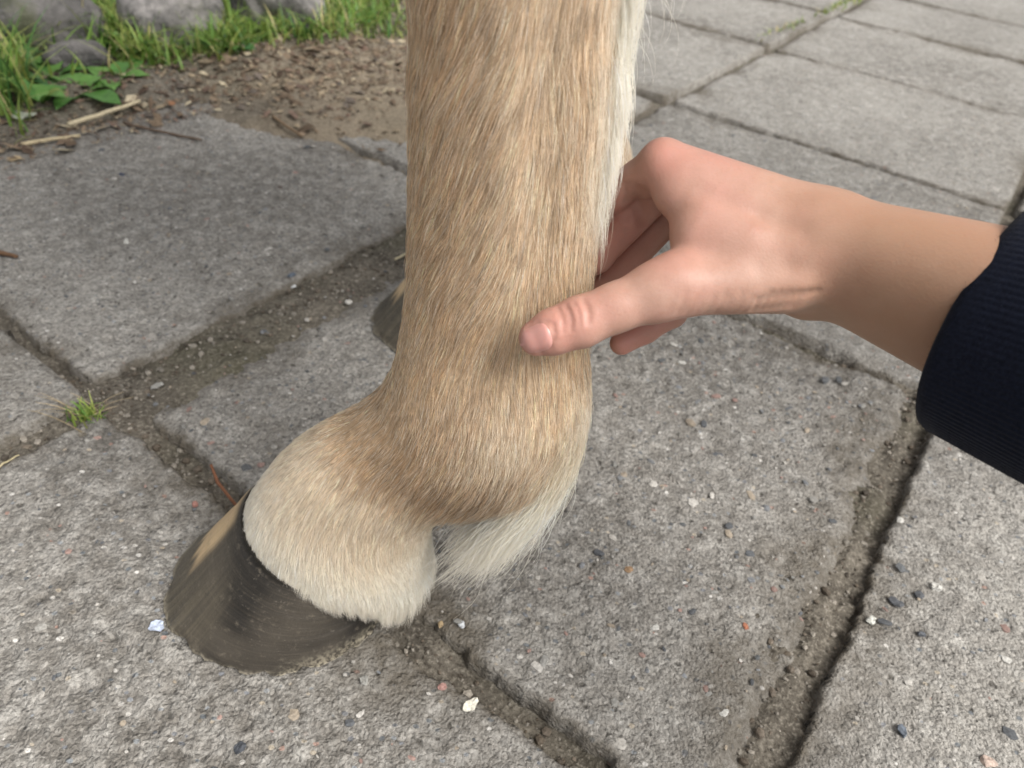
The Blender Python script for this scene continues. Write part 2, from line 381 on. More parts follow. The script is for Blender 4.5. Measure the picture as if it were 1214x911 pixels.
for i in range(5):
    for j in range(10):
        if i >= 3 and j < 3: pass
        step = 0.0021 if (i, j) in ((1, 1), (1, 2), (2, 1)) else 0.0026 if (i, j) in ((0, 2), (1, 1), (1, 2), (2, 1), (2, 2)) else (0.006 if (i <= 2 and j <= 5) else 0.014)
        make_slab(i, j, step)
def ground_z(x, y):                              # height of what lies underfoot
    u, v = xy2uv(x, y); best = soil_at(u, v)
    for (i, j), (o, p) in SLABS.items():
        if p[0] + .004 < u < p[1] - .004 and p[2] + .004 < v < p[3] - .004:
            best = max(best, float(slab_top(np.array([u]), np.array([v]), p)[0]))
    return best

# stones set in the concrete: low domes, one 'aggregate' piece per slab
ICO = None
def ico(sub):
    bm = bmesh.new(); bmesh.ops.create_icosphere(bm, subdivisions=sub, radius=1); v = np.array([p.co[:] for p in bm.verts]); f = [tuple(x.index for x in q.verts) for q in bm.faces]; bm.free(); return v, f
ico1 = ico(1); ico2 = ico(2)
PEB = [(0.095, 0.10, 0.108), (0.11, 0.115, 0.12), (0.20, 0.208, 0.22), (0.16, 0.165, 0.17), (0.38, 0.36, 0.33), (0.44, 0.42, 0.39), (0.28, 0.19, 0.165), (0.33, 0.28, 0.22), (0.28, 0.27, 0.25), (0.24, 0.235, 0.22)]
def pebble_verts(rx, ry, rz, seed, src=ico1):
    r = np.random.default_rng(seed); v = src[0].copy()
    v = np.sign(v) * np.abs(v) ** 0.8 * (1 + 0.30 * np.sin(v[:, [1, 2, 0]] * r.uniform(1, 3, 3) + r.uniform(0, 6, 3)).sum(1, keepdims=True) / 2)
    a = r.uniform(0, 6.28); c, s = math.cos(a), math.sin(a)
    v = v * (rx, ry, rz); return np.stack([v[:, 0] * c - v[:, 1] * s, v[:, 0] * s + v[:, 1] * c, v[:, 2]], 1)
for (i, j), n in {(0, 2): 300, (1, 1): 600, (1, 2): 950, (2, 1): 600, (2, 2): 200, (0, 1): 80, (1, 3): 160}.items():
    o, p = SLABS[(i, j)]; pl = Pile(); r = np.random.default_rng(i * 10 + j)
    for k in range(n):
        u = r.uniform(p[0] + .012, p[1] - .012); v = r.uniform(p[2] + .012, p[3] - .012)
        s = min(0.0010 * (1 + r.pareto(2.4)), 0.0040)
        x, y = uv2xy(u, v); z = float(slab_top(np.array([u]), np.array([v]), p)[0])
        c = np.array(PEB[r.integers(len(PEB))]) * r.uniform(0.75, 1.15)
        pl.add(pebble_verts(s * r.uniform(.8, 1.5), s * r.uniform(.6, 1), s * 0.30, int(r.integers(1e6))) + (x, y, z + 0.0002), ico1[1], c)
    tag(pl.build('aggregate', m_peb, o, smooth=False), kind='stuff')

# ------------------------------------------------------------------ horse
Y0 = 0.292
# stations down the leg: front and back of the outline in the plane of the leg, half width across
ST = [((484, 0), (742, 0), .031), ((485, 75), (736, 75), .031), ((486, 150), (728, 150), .031), ((486, 215), (717, 215), .031), ((485, 270), (709, 270), .031),
      ((483, 330), (701, 330), .032), ((478, 375), (697, 385), .034), ((472, 410), (698, 430), .038), ((463, 440), (699, 470), .041), ((449, 466), (693, 510), .0415),
      ((428, 486), (678, 543), .040), ((404, 500), (640, 566), .0365), ((378, 513), (580, 580), .0345), ((352, 529), (530, 596), .0365), ((328, 549), (510, 626), .0405),
      ((308, 573), (508, 655), .0445), ((297, 593), (506, 674), .0455), ((304, 610), (490, 690), .0415), ((330, 628), (455, 690), .034)]
front = [PY(*a, Y0) for a, b, w in ST]; back = [PY(*b, Y0) for a, b, w in ST]; halfw = [w for a, b, w in ST]
top = [((-.215, .98), (.19, .98), .085), ((-.17, .86), (.13, .86), .075), ((-.125, .72), (.085, .72), .062), ((-.095, .60), (.06, .60), .048), ((-.088, .53), (.045, .53), .045), ((-.083, .47), (.036, .47), .043), ((-.062, .425), (.026, .43), .034)]
front = [np.array([a[0], Y0, a[1]]) for a, b, w in top] + front; back = [np.array([b[0], Y0, b[1]]) for a, b, w in top] + back
halfw = [w for a, b, w in top] + halfw
NTOP = len(top)
def catmull(arr, n):
    arr = np.asarray(arr, float); m = len(arr); out = []; t = []
    for i in range(m - 1):
        p0, p1, p2, p3 = arr[max(i - 1, 0)], arr[i], arr[i + 1], arr[min(i + 2, m - 1)]
        for k in range(n):
            s = k / n; out.append(0.5 * ((2 * p1) + (-p0 + p2) * s + (2 * p0 - 5 * p1 + 4 * p2 - p3) * s * s + (-p0 + 3 * p1 - 3 * p2 + p3) * s ** 3)); t.append(i + s)
    out.append(arr[-1]); t.append(m - 1); return np.array(out), np.array(t)
FR, ts = catmull(front, 5); BK, _ = catmull(back, 5); HW, _ = catmull(np.array(halfw)[:, None], 5); HW = HW[:, 0]
st = ts - NTOP                                         # 0 = upper edge of the picture, 18 = hidden in the hoof
NR, NT = len(FR), 64
th = np.linspace(0, 2 * math.pi, NT, endpoint=False)
cen = (FR + BK) / 2; e1 = (FR - BK) / 2
ct, sn = np.cos(th), np.sin(th)
cann = np.exp(-((st - 2.0) / 3.2) ** 2)
lat = HW[:, None] * np.sign(sn)[None] * np.abs(sn)[None] ** 0.9
lat = lat * (1 - 0.10 * cann[:, None] * np.exp(-((ct[None] + 0.38) / 0.16) ** 2)) * (1 - 0.16 * np.clip(-ct, 0, 1)[None] * sstep(7, 3, st)[:, None])
leg_v = cen[:, None, :] + e1[:, None, :] * ct[None, :, None] + np.array([0, 1, 0])[None, None] * lat[:, :, None]
# small swellings: sesamoid and tendon
lv = leg_v.reshape(-1, 3)
def ring_faces(nr, nt, off=0, flip=False):
    a = np.arange(nt); b = (a + 1) % nt; f = []
    for r in range(nr - 1):
        q = np.stack([r * nt + a, (r + 1) * nt + a, (r + 1) * nt + b, r * nt + b], 1); f.append(q)
    f = np.vstack(f) + off
    return f[:, ::-1] if flip else f
leg_f = ring_faces(NR, NT)
def normals_of(v, f):
    tri = np.vstack([f[:, [0, 1, 2]], f[:, [0, 2, 3]]]); n = np.cross(v[tri[:, 1]] - v[tri[:, 0]], v[tri[:, 2]] - v[tri[:, 0]])
    out = np.zeros_like(v)
    for k in range(3): np.add.at(out, tri[:, k], n)
    return out / (np.linalg.norm(out, axis=1, keepdims=True) + 1e-12), tri
nrm, tri = normals_of(lv, leg_f)
if ((lv - np.repeat(cen, NT, 0)) * nrm).sum() < 0: leg_f = leg_f[:, ::-1]; nrm, tri = normals_of(lv, leg_f)
FAR = np.array([0.066, 0.325, 0.0])                    # the other foreleg
# barrel of the body, above the picture
bx = np.linspace(-0.30, 1.35, 26); bt = np.linspace(0, 2 * math.pi, 40, endpoint=False)
brad = np.sqrt(np.clip(1 - ((bx - 0.52) / 0.86) ** 2, 0.02, 1)) ** 0.55
yc = Y0 + FAR[1] / 2
bv = np.array([[x, yc + 0.27 * r * math.cos(t), 1.17 + 0.28 * r * math.sin(t) - 0.03 * math.sin((x + .3) * 2)] for x, r in zip(bx, brad) for t in bt])
bf = ring_faces(26, 40)
caps = []
lv_far = lv + FAR; lv_far[:, 0] -= 0.30 * np.clip(lv[:, 2] - 0.10, 0, 0.4)
body_v = np.vstack([lv, lv_far, bv])
body_f = np.vstack([leg_f, leg_f + len(lv), bf + 2 * len(lv)])
horse = mesh_obj('horse', body_v, body_f, m_hide)
tag(horse, 'tan horse standing on the slabs, its foreleg with pale feathered fetlock held by a hand', 'horse')

# coat colour by place on the leg, sheen and fetlock shading painted in (st: station, c: 1 front .. -1 back)
TAN = np.array([0.70, 0.515, 0.340]); CREAM = np.array([0.86, 0.77, 0.64]); WHITE = np.array([0.93, 0.89, 0.80]); BROWN = np.array([0.40, 0.265, 0.15]); BEIGE = np.array([0.78, 0.665, 0.52])
def coat(s, c):
    s = np.asarray(s)[:, None]; c = np.asarray(c)[:, None]
    def g(a, b, x): return sstep(a, b, x)
    col = TAN + 0 * s
    col = col + (CREAM - col) * 0.45 * np.exp(-((c + 0.35) / 0.38) ** 2) * g(6, 3, s)  # pale sheen down the cannon, a highlight put into the coat colour
    col = col + (CREAM - col) * 0.80 * np.exp(-((c + 0.25) / 0.38) ** 2) * np.exp(-((s - 8.0) / 1.5) ** 2)     # pale blaze down the fetlock
    col = col + (BROWN - col) * 0.60 * np.exp(-((s - 10.6) / 0.9) ** 2) * g(0.9, 0.2, c)
    col = col + (BROWN - col) * 0.35 * np.exp(-((s - 9.2) / 1.6) ** 2) * g(0.1, 0.7, c)  # browner front of the fetlock, its shading worked into the coat
    col = col + (BEIGE - col) * g(11.0, 12.8, s) * 0.95
    col = col + (CREAM - col) * g(12.6, 14.8, s) * 0.8
    col = col + (WHITE - col) * g(13.6, 15.6, s) * 0.92
    col = col + (WHITE - col) * g(12.5, 14.5, s) * g(-0.3, -0.95, c) * 0.8
    col = col + (WHITE - col) * g(-0.62, -0.93, c) * (g(5, 2.5, s) * 0.85 + g(6, 8, s) * g(12, 10.5, s) * 0.55)
    return col
sv = np.repeat(st, NT); cv = np.tile(ct, NR)
hide_c = np.minimum(coat(sv, cv), coat(sv, 0 * cv + 0.3)) * 0.7
vcol(horse, 'tint', np.vstack([hide_c, hide_c, np.tile(TAN, (len(bv), 1))]))

# direction in which the coat lies
leg3 = lv.reshape(NR, NT, 3)
T = np.gradient(leg3, axis=0); T /= np.linalg.norm(T, axis=2, keepdims=True) + 1e-9
T = T.reshape(-1, 3)
def flow_field():
    s = sv[:, None]; c = cv[:, None]
    gdir = np.array([0, 0, -1.0])
    f = T.copy()
    f = f + np.array([-0.42, 0, 0]) * sstep(-0.55, 0.1, c) * sstep(7.5, 4, s) * sstep(-6, -3, s)
    wg = sstep(8.5, 12, s) * 0.95
    f = f * (1 - wg * 0.55) + gdir * wg * 0.8
    f = f + np.array([-0.5, 0, 0]) * sstep(7, 9.5, s) * sstep(12, 10, s) * sstep(-0.2, -0.8, c)
    f = f + np.array([0.35, 0, 0]) * sstep(12.5, 14.5, s) * sstep(0.5, -0.3, c)
    f = f - nrm * (f * nrm).sum(1, keepdims=True)
    return f / (np.linalg.norm(f, axis=1, keepdims=True) + 1e-9)
flow = flow_field()

def grow(name, n, weight, length, lift, parent, offset=(0, 0, 0), rad=0.00006, npts=6, clump=0.55, clump_n=9, wander=0.16, colfun=None, droop=0.0, seed=1, extra=None, mat=None, tip=0.25):
    r = np.random.default_rng(seed)
    a, b, c_ = lv[tri[:, 0]], lv[tri[:, 1]], lv[tri[:, 2]]
    area = np.linalg.norm(np.cross(b - a, c_ - a), axis=1) * weight[tri].mean(1)
    pick = r.choice(len(tri), n, p=area / area.sum())
    w = r.random((n, 2)); flip = w.sum(1) > 1; w[flip] = 1 - w[flip]; w = np.stack([1 - w.sum(1), w[:, 0], w[:, 1]], 1)
    def ip(q): return (q[tri[pick]] * w.reshape(n, 3, *([1] * (q.ndim - 1)))).sum(1)
    p = ip(lv); nn = ip(nrm); nn /= np.linalg.norm(nn, axis=1, keepdims=True); fl = ip(flow); s = ip(sv); c = ip(cv)
    # broad drifting of the lie of the coat
    side = np.cross(nn, fl)
    ang = wander * (fbm3(p * 45, 3, seed + 5) + 0.8 * fbm3(p * 160, 2, seed + 8)) + 0.10 * r.standard_normal(n)
    fl = fl * np.cos(ang)[:, None] + side * np.sin(ang)[:, None]; fl /= np.linalg.norm(fl, axis=1, keepdims=True)
    L = length(s, c) * (r.uniform(0.65, 1.2, n) if extra is None else r.uniform(0.3, 1.25, n)); li = lift(s, c) * r.uniform(0.5, 1.5, n)
    t = np.linspace(0, 1, npts)
    pts = p[:, None] - nn[:, None] * 0.0006 + L[:, None, None] * (fl[:, None] * t[None, :, None] + nn[:, None] * (li[:, None] * (t - 0.55 * t * t)[None])[..., None])
    pts[:, :, 2] -= droop * L[:, None] * (t ** 2)[None]
    if extra is not None: pts = extra(pts, t, L, s, c, r)
    curl = r.standard_normal((n, 3)) * 0.05 * L[:, None]; pts += curl[:, None] * (np.sin(t * 3.0) * t)[None, :, None]
    if clump > 0:
        k = n // clump_n; kd = kdtree.KDTree(k)
        ids = r.choice(n, k, replace=False)
        for q, i in enumerate(ids): kd.insert(p[i], int(i))
        kd.balance()
        own = np.array([kd.find(x)[1] for x in p])
        f = clump * r.uniform(0.3, 1.0, n)[:, None] * (t ** 1.4)[None]
        pts += (pts[own] - pts) * f[..., None] * np.clip(L / L[own], 0, 1.0)[:, None, None]
        shade = r.lognormal(0, 0.13, n)[own]
    else: shade = np.ones(n)
    col = (colfun or coat)(s, c)
    k = r.random(n)[:, None]
    val = shade[:, None] * r.lognormal(0, 0.30, (n, 1)) * (1 + 0.08 * fbm3(p * 70, 3, 40))[:, None]
    lightness = sstep(0.55, 0.80, col[:, 1:2]); val = val * (1 - lightness) + (1 + (val - 1) * 0.35) * lightness
    col = col * val
    col = np.where(k < 0.30, col + (WHITE - col) * 0.6, col); col = np.where(k > 0.90, col * (0.5 + 0.35 * lightness), col)
    col = np.clip(col, 0.02, 0.95)
    hc = bpy.data.hair_curves.new(name); hc.add_curves([npts] * n)
    pts = pts + np.asarray(offset)
    if np.any(np.asarray(offset)): pts[:, :, 0] -= 0.30 * np.clip(pts[:, :, 2] - 0.10, 0, 0.4)
    hc.attributes['position'].data.foreach_set('vector', pts.astype(np.float32).ravel())
    ra = hc.attributes.get('radius') or hc.attributes.new('radius', 'FLOAT', 'POINT')
    rr = rad * r.uniform(0.7, 1.3, n)[:, None] * (1 - (1 - tip) * t ** 2)[None]
    ra.data.foreach_set('value', rr.astype(np.float32).ravel())
    ca = hc.attributes.new('hair_color', 'FLOAT_COLOR', 'CURVE')
    ca.data.foreach_set('color', np.hstack([col, np.ones((n, 1))]).astype(np.float32).ravel())
    hc.materials.append(mat or m_hair)
    o = bpy.data.objects.new(name, hc); COL.objects.link(o); o.parent = parent
    return o
cut = 16.2 + 0.8 * sstep(-0.35, -0.95, cv) + 0.2 * sstep(0.55, 0.95, cv)
wt = sstep(-4.0, -1.0, sv) * sstep(cut + 0.35, cut - 0.35, sv) * (1 + 0.7 * sstep(10, 14, sv) + 0.8 * sstep(14.5, 16, sv))
def len_coat(s, c):
    L = 0.0145 + 0.003 * sstep(7, 5, s)
    L = L + 0.012 * sstep(8.5, 10.5, s) * sstep(12.2, 11.2, s) * sstep(0.2, -0.4, c) - 0.002 * sstep(14, 16, s) * sstep(-0.6, 0.0, c)
    L = L * (1 - 0.35 * sstep(0.5, 1.0, c))
    return L
def lift_coat(s, c): return 0.16 + 0.08 * sstep(7, 9, s) + 0.10 * sstep(14.5, 16.5, s)
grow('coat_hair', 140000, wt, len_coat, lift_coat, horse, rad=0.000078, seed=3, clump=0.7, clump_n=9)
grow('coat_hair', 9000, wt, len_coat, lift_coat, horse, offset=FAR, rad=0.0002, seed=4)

wc = sstep(14.9, 15.6, sv) * sstep(cut + 0.35, cut - 0.2, sv)
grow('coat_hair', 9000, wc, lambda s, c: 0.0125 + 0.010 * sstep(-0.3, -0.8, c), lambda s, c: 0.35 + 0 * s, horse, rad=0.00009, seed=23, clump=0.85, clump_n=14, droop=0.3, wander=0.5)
# feather: long pale hair behind fetlock and cannon
def white_coat(s, c):
    b = np.tile(np.array([0.97, 0.94, 0.84]), (len(s), 1)); top_ = sstep(9.6, 8.2, s)[:, None]
    return b + (np.array([0.74, 0.58, 0.36]) - b) * top_ * 0.7 * sstep(3, 6, s)[:, None]
wf = sstep(-0.68, -0.92, cv) * sstep(5.0, 8.2, sv) * sstep(11.4, 10.4, sv)
def feather_shape(pts, t, L, s, c, r):
    n = len(L); drop = np.array([-0.50, -0.08, -1.0]); drop /= np.linalg.norm(drop)
    d = drop[None] + r.standard_normal((n, 3)) * (0.17, 0.10, 0.12)
    k = np.clip(t * 1.25, 0, 1) ** 1.0
    base = pts[:, :1]
    hang = base + L[:, None, None] * d[:, None] * t[None, :, None]
    w = sstep(0.1, 0.8, t)[None, :, None]
    return pts * (1 - w * 0.8) + hang * w * 0.8
grow('feather', 27000, wf, lambda s, c: 0.030 + 0.056 * sstep(7.5, 10, s), lambda s, c: 0.10 + 0 * s, horse, rad=0.00012, npts=9, clump=0.85, clump_n=120, wander=0.2, colfun=white_coat, seed=12, extra=feather_shape)
wb = sstep(-0.90, -0.98, cv) * sstep(4.2, 2.0, sv) * sstep(-3, -1, sv)
grow('feather', 2600, wb, lambda s, c: 0.020 + 0.008 * sstep(2, -1, s), lambda s, c: 0.45 + 0 * s, horse, rad=0.00009, npts=8, clump=0.35, clump_n=12, wander=0.35, colfun=white_coat, droop=0.25, seed=13)

ww = sstep(-0.92, -0.98, cv) * sstep(0.8, -0.2, sv) * sstep(-3, -1, sv)
grow('feather', 60, ww, lambda s, c: 0.026 + 0 * s, lambda s, c: 1.3 + 0 * s, horse, rad=0.00005, npts=10, clump=0, wander=0.9, colfun=white_coat, droop=0.1, seed=14)
# hooves
def make_hoof(off, seed):
    nt, nz = 96, 26; verts = []; tint = []; uvs = []
    gc, ga, gb = np.array([-0.1400, Y0]), 0.0750, 0.066
    for k in range(nz):
        t = k / (nz - 1)
        for q in range(nt):
            a = 2 * math.pi * q / nt; c, s = math.cos(a), math.sin(a)        # a = 0 at the toe
            gx = gc[0] - ga * c; gy = gc[1] - gb * np.sign(s) * abs(s) ** 0.92
            kx = -0.1105 - 0.0425 * c; ky = Y0 - (0.0455 if s > 0 else 0.043) * np.sign(s) * abs(s) ** 0.95
            kz = 0.0680 + 0.0195 * c
            tt = t
            x = gx + (kx - gx) * tt; y = gy + (ky - gy) * tt; z = kz * tt
            fl = 0.0022 * math.sin(math.pi * min(1, (1 - tt) * 1.0)) * (1 if c > -0.5 else 0.3)
            x -= -fl * 0.5 * c * -1 * -1; y -= fl * s * 0.5
            verts.append((x, y, z)); uvs.append((q / nt, t))
            toe = max(0.0, c); near = s
            olive = sstep(0.35, 0.75, c) * sstep(1.0, 0.25, t)
            aa = (a + math.pi) % (2 * math.pi) - math.pi
            pale = sstep(0.46, 0.26, abs(aa + 0.10)) * sstep(0.30, 0.42, t + 0.05 * math.sin(a * 31) - 0.1 * aa) * sstep(0.97, 0.85, t)
            mud = sstep(0.30, 0.05, t) * sstep(-0.1, -0.6, c)
            tint.append((olive, pale, mud + 0.8 * sstep(0.07, 0.0, t)))
    v = np.array(verts); r = np.random.default_rng(seed)
    ang = np.tile(np.arange(nt) / nt * 2 * math.pi, nz); tz = np.repeat(np.arange(nz) / (nz - 1), nt)
    nx, ny = -np.cos(ang), -np.sin(ang)
    disp = 0.0009 * fbm(np.cos(ang) * 3 + 9, tz * 14, 3, seed) * 1.0 + 0.0010 * fbm(np.cos(ang) * 30, np.sin(ang) * 30, 2, seed + 3) * sstep(0.25, 0, tz)
    disp -= 0.0040 * sstep(0.08, 0.0, tz) * sstep(-0.1, 0.5, fbm(np.cos(ang) * 9, np.sin(ang) * 9, 3, seed + 7))
    v[:, 0] += nx * disp; v[:, 1] += ny * disp
    v[:, 2] += 0.0022 * sstep(0.06, 0.0, tz) * (0.5 + fbm(np.cos(ang) * 11, np.sin(ang) * 11, 3, seed + 9))
    v[:, 2] += 0.0015
    f = ring_faces(nz, nt)
    base = len(v); v = np.vstack([v, [[gc[0], gc[1], 0.006], [-0.1145, Y0, 0.05]]])
    fl = [tuple(x) for x in f] + [(q, base, (q + 1) % nt) for q in range(nt)] + [((nz - 1) * nt + q, (nz - 1) * nt + (q + 1) % nt, base + 1) for q in range(nt)]
    fl = [x[::-1] for x in fl]
    o = mesh_obj('hoof', v + off, fl, m_hoof, horse)
    vcol(o, 'tint', np.vstack([np.array(tint), [[0, 0, 0], [0, 0, 0]]]))
    uvs += [(0.5, 0), (0.5, 1)]
    ul = o.data.uv_layers.new(name='UVMap'); li = np.zeros(len(o.data.loops), np.int32); o.data.loops.foreach_get('vertex_index', li)
    ul.data.foreach_set('uv', np.array(uvs)[li].ravel())
    return o
make_hoof(np.zeros(3), 5)
make_hoof(FAR, 15)

# ------------------------------------------------------------------ person: right hand and forearm, grown from a distance field
VX = 0.0008
def sd_cone(p, a, b, ra, rb):
    ab = b - a; h = np.clip(((p - a) @ ab) / (ab @ ab), 0, 1)
    return np.linalg.norm(p - a - h[..., None] * ab, axis=-1) - (ra + (rb - ra) * h)
def smin(a, b, k):
    h = np.clip(k - np.abs(a - b), 0, None) / k
    return np.minimum(a, b) - h * h * h * k / 6.0
def J(px, py, d, r): return (P3(px, py, d), r)
palm = [ (J(786, 193, .313, .0090), J(985, 262, .303, .0105)), (J(806, 228, .311, .0105), J(960, 288, .302, .0120)), (J(826, 282, .306, .0100), J(950, 312, .302, .0130)),
         (J(796, 340, .301, .0112), J(925, 333, .303, .0128)), (J(793, 212, .331, .0090), J(985, 278, .320, .0110)), (J(806, 240, .347, .0088), J(985, 296, .332, .0110)),
         (J(828, 285, .358, .0082), J(975, 315, .336, .0110)), (J(880, 318, .345, .0110), J(955, 345, .322, .0115)), (J(850, 300, .318, .0110), J(950, 318, .312, .0140)),
         (J(975, 288, .304, .0185), J(1250, 358, .262, .0215)), (J(975, 318, .322, .0165), J(1250, 436, .285, .0250)), (J(975, 300, .312, .0180), J(1250, 395, .272, .0250)),
         (J(836, 262, .3055, .0080), J(880, 285, .3030, .0090)), (J(1250, 395, .272, .025), J(1290, 408, .266, .025)) ]
thumb = [ (J(800, 338, .301, .0118), J(772, 349, .301, .0112)), (J(772, 349, .301, .0112), J(730, 365, .3010, .0099)), (J(730, 365, .3010, .0099), J(688, 382, .3015, .0103)),
          (J(688, 382, .3015, .0103), J(655, 394, .3020, .0092)), (J(655, 394, .3020, .0092), J(636, 401, .3030, .0073)) ]
index = [ (J(786, 193, .313, .0092), J(758, 214, .325, .0086)), (J(758, 214, .325, .0086), J(704, 246, .345, .0084)), (J(704, 246, .345, .0082), J(660, 275, .366, .0074)), (J(660, 275, .366, .0074), J(636, 295, .374, .0064)) ]
middle = [ (J(793, 212, .331, .0090), J(706, 303, .353, .0083)), (J(706, 303, .353, .0083), J(660, 330, .373, .0075)), (J(660, 330, .373, .0075), J(636, 345, .381, .0066)) ]
ring = [ (J(806, 240, .347, .0086), J(715, 340, .367, .0078)), (J(715, 340, .367, .0078), J(672, 362, .384, .0072)), (J(672, 362, .384, .0072), J(648, 375, .392, .0064)) ]
pinky = [ (J(828, 285, .358, .0080), J(797, 371, .372, .0071)), (J(797, 371, .372, .0071), J(764, 391, .373, .0068)), (J(764, 391, .373, .0068), J(737, 407, .373, .0060)) ]
allp = np.array([q[0] for grp in (palm, thumb, index, middle, ring, pinky) for s_ in grp for q in s_])
lo = allp.min(0) - 0.034; hi = allp.max(0) + 0.034
dims = np.ceil((hi - lo) / VX).astype(int) + 1
def blank(): return np.full(dims, 0.05, np.float32)
def add(field, seg, k):
    (a, ra), (b, rb) = seg; pad = max(ra, rb) + k + 0.006
    i0 = np.maximum(((np.minimum(a, b) - pad - lo) / VX).astype(int), 0); i1 = np.minimum(((np.maximum(a, b) + pad - lo) / VX).astype(int) + 2, dims)
    sl = tuple(slice(i0[q], i1[q]) for q in range(3))
    g = np.stack(np.meshgrid(*[lo[q] + VX * np.arange(i0[q], i1[q]) for q in range(3)], indexing='ij'), -1)
    field[sl] = smin(field[sl], sd_cone(g, a, b, ra, rb), k)
pf = blank()
for s_ in palm: add(pf, s_, 0.014)
tot = pf.copy()
for fing, k in ((thumb, 0.012), (index, 0.007), (middle, 0.006), (ring, 0.006), (pinky, 0.006)):
    ff = blank()
    for s_ in fing: add(ff, s_, 0.004)
    tot = smin(tot, smin(pf, ff, k), 0.0012)
# creases: grooves along short lines on the skin
def groove(pts, depth, width):
    pts = [np.asarray(p) for p in pts]
    for a, b in zip(pts[:-1], pts[1:]):
        pad = width * 3
        i0 = np.maximum(((np.minimum(a, b) - pad - lo) / VX).astype(int), 0); i1 = np.minimum(((np.maximum(a, b) + pad - lo) / VX).astype(int) + 2, dims)
        sl = tuple(slice(i0[q], i1[q]) for q in range(3))
        g = np.stack(np.meshgrid(*[lo[q] + VX * np.arange(i0[q], i1[q]) for q in range(3)], indexing='ij'), -1)
        d = sd_cone(g, a, b, 0, 0); tot[sl] += depth * np.exp(-(d / width) ** 2)
def nets(f):
    s = f < 0
    nx, ny, nz = f.shape
    cells = np.zeros((nx - 1, ny - 1, nz - 1), np.int8)
    for dx in (0, 1):
        for dy in (0, 1):
            for dz in (0, 1): cells += s[dx:nx - 1 + dx, dy:ny - 1 + dy, dz:nz - 1 + dz]
    act = (cells > 0) & (cells < 8); idx = -np.ones(act.shape, int); ci = np.argwhere(act); idx[act] = np.arange(len(ci))
    acc = np.zeros((len(ci), 3)); cnt = np.zeros(len(ci))
    cor = [(a, b, c) for a in (0, 1) for b in (0, 1) for c in (0, 1)]
    for a in cor:
        for ax in range(3):
            if a[ax] == 0:
                b = list(a); b[ax] = 1
                va = f[ci[:, 0] + a[0], ci[:, 1] + a[1], ci[:, 2] + a[2]]; vb = f[ci[:, 0] + b[0], ci[:, 1] + b[1], ci[:, 2] + b[2]]
                mk = (va < 0) != (vb < 0); t = np.where(mk, va / np.where(mk, va - vb, 1), 0)
                p = np.array(a, float)[None] + np.zeros((len(ci), 3)); p[:, ax] += t
                acc[mk] += p[mk]; cnt[mk] += 1
    verts = lo + VX * (ci + acc / cnt[:, None])
    faces = []
    for ax in range(3):
        b, c = (ax + 1) % 3, (ax + 2) % 3
        sa = [slice(1, -1)] * 3; sa[ax] = slice(0, -1); sb = list(sa); sb[ax] = slice(1, None)
        A = s[tuple(sa)]; B = s[tuple(sb)]
        for inside_first in (True, False):
            e = np.argwhere((A & ~B) if inside_first else (~A & B))
            off = np.array([1, 1, 1]); off[ax] = 0; e = e + off
            def cell(db, dc):
                q = e.copy(); q[:, b] -= db; q[:, c] -= dc; return idx[q[:, 0], q[:, 1], q[:, 2]]
            quad = np.stack([cell(1, 1), cell(0, 1), cell(0, 0), cell(1, 0)], 1)
            faces.append(quad if inside_first else quad[:, ::-1])
    return verts, np.vstack(faces)
hv0, hf0 = nets(tot)
bvh = BVHTree.FromPolygons([tuple(v) for v in hv0], [tuple(int(i) for i in q) for q in hf0])
def on_skin(px, py):
    r = Vector(ray(px, py)).normalized(); h = bvh.ray_cast(Vector(C_), r)
    return np.array(h[0]) if h[0] is not None else P3(px, py, 0.3)
# thumb joint wrinkles, web fold, wrist creases
for k, x in enumerate((664, 670, 676, 683, 690, 697)):
    b = 3 * math.sin(k * 2.1); groove([on_skin(x + b + q * 2.2 - 1.2 * (q - 1.5) ** 2, 364 + q * 9 - (x - 668) * 0.33) for q in range(4)], 0.0007, 0.0011)
groove([on_skin(753, 228), on_skin(757, 246), on_skin(764, 262)], 0.0035, 0.0032)
groove([on_skin(741, 222), on_skin(745, 240), on_skin(743, 258)], 0.0016, 0.0020)
for k in range(6):
    groove([on_skin(893 + k * 9, 369 - k * 1.0), on_skin(900 + k * 10, 357 - k), on_skin(914 + k * 11, 348 - k * 0.5)], 0.0011, 0.0013)
for k in range(9):
    groove([on_skin(792 + k * 11, 371), on_skin(799 + k * 11 + 3 * (k % 3), 352 - 6 * (k % 2))], 0.00016 + 0.0001 * (k % 3), 0.0011)
groove([on_skin(905, 322), on_skin(935, 316), on_skin(965, 322)], 0.0005, 0.0045)         # hollow behind the thumb
groove([on_skin(835, 228), on_skin(900, 255), on_skin(950, 272)], 0.0007, 0.0040)
nl = [(655, 385), (657, 394), (656, 403), (651, 412), (640, 419), (628, 424)]; groove([on_skin(*q) for q in nl], 0.0007, 0.0010)
nl = [(655, 385), (648, 382), (636, 384), (624, 390)]; groove([on_skin(*q) for q in nl], 0.0006, 0.0010)
hv, hf = nets(tot)
for _ in range(1):                       # relax voxel steps
    e = np.vstack([hf[:, [0, 1]], hf[:, [1, 2]], hf[:, [2, 3]], hf[:, [3, 0]]]); acc = np.zeros_like(hv); cnt = np.zeros(len(hv))
    np.add.at(acc, e[:, 0], hv[e[:, 1]]); np.add.at(cnt, e[:, 0], 1); np.add.at(acc, e[:, 1], hv[e[:, 0]]); np.add.at(cnt, e[:, 1], 1)
    hv = hv * 0.5 + 0.5 * acc / cnt[:, None]
person = mesh_obj('person', hv, hf, m_skin)
tag(person, 'person reaching in from the right, bare hand gripping the leg, dark navy ribbed cuff', 'person')
def near_pt(p, r): return np.exp(-(np.linalg.norm(hv - p, axis=1) / r) ** 2)
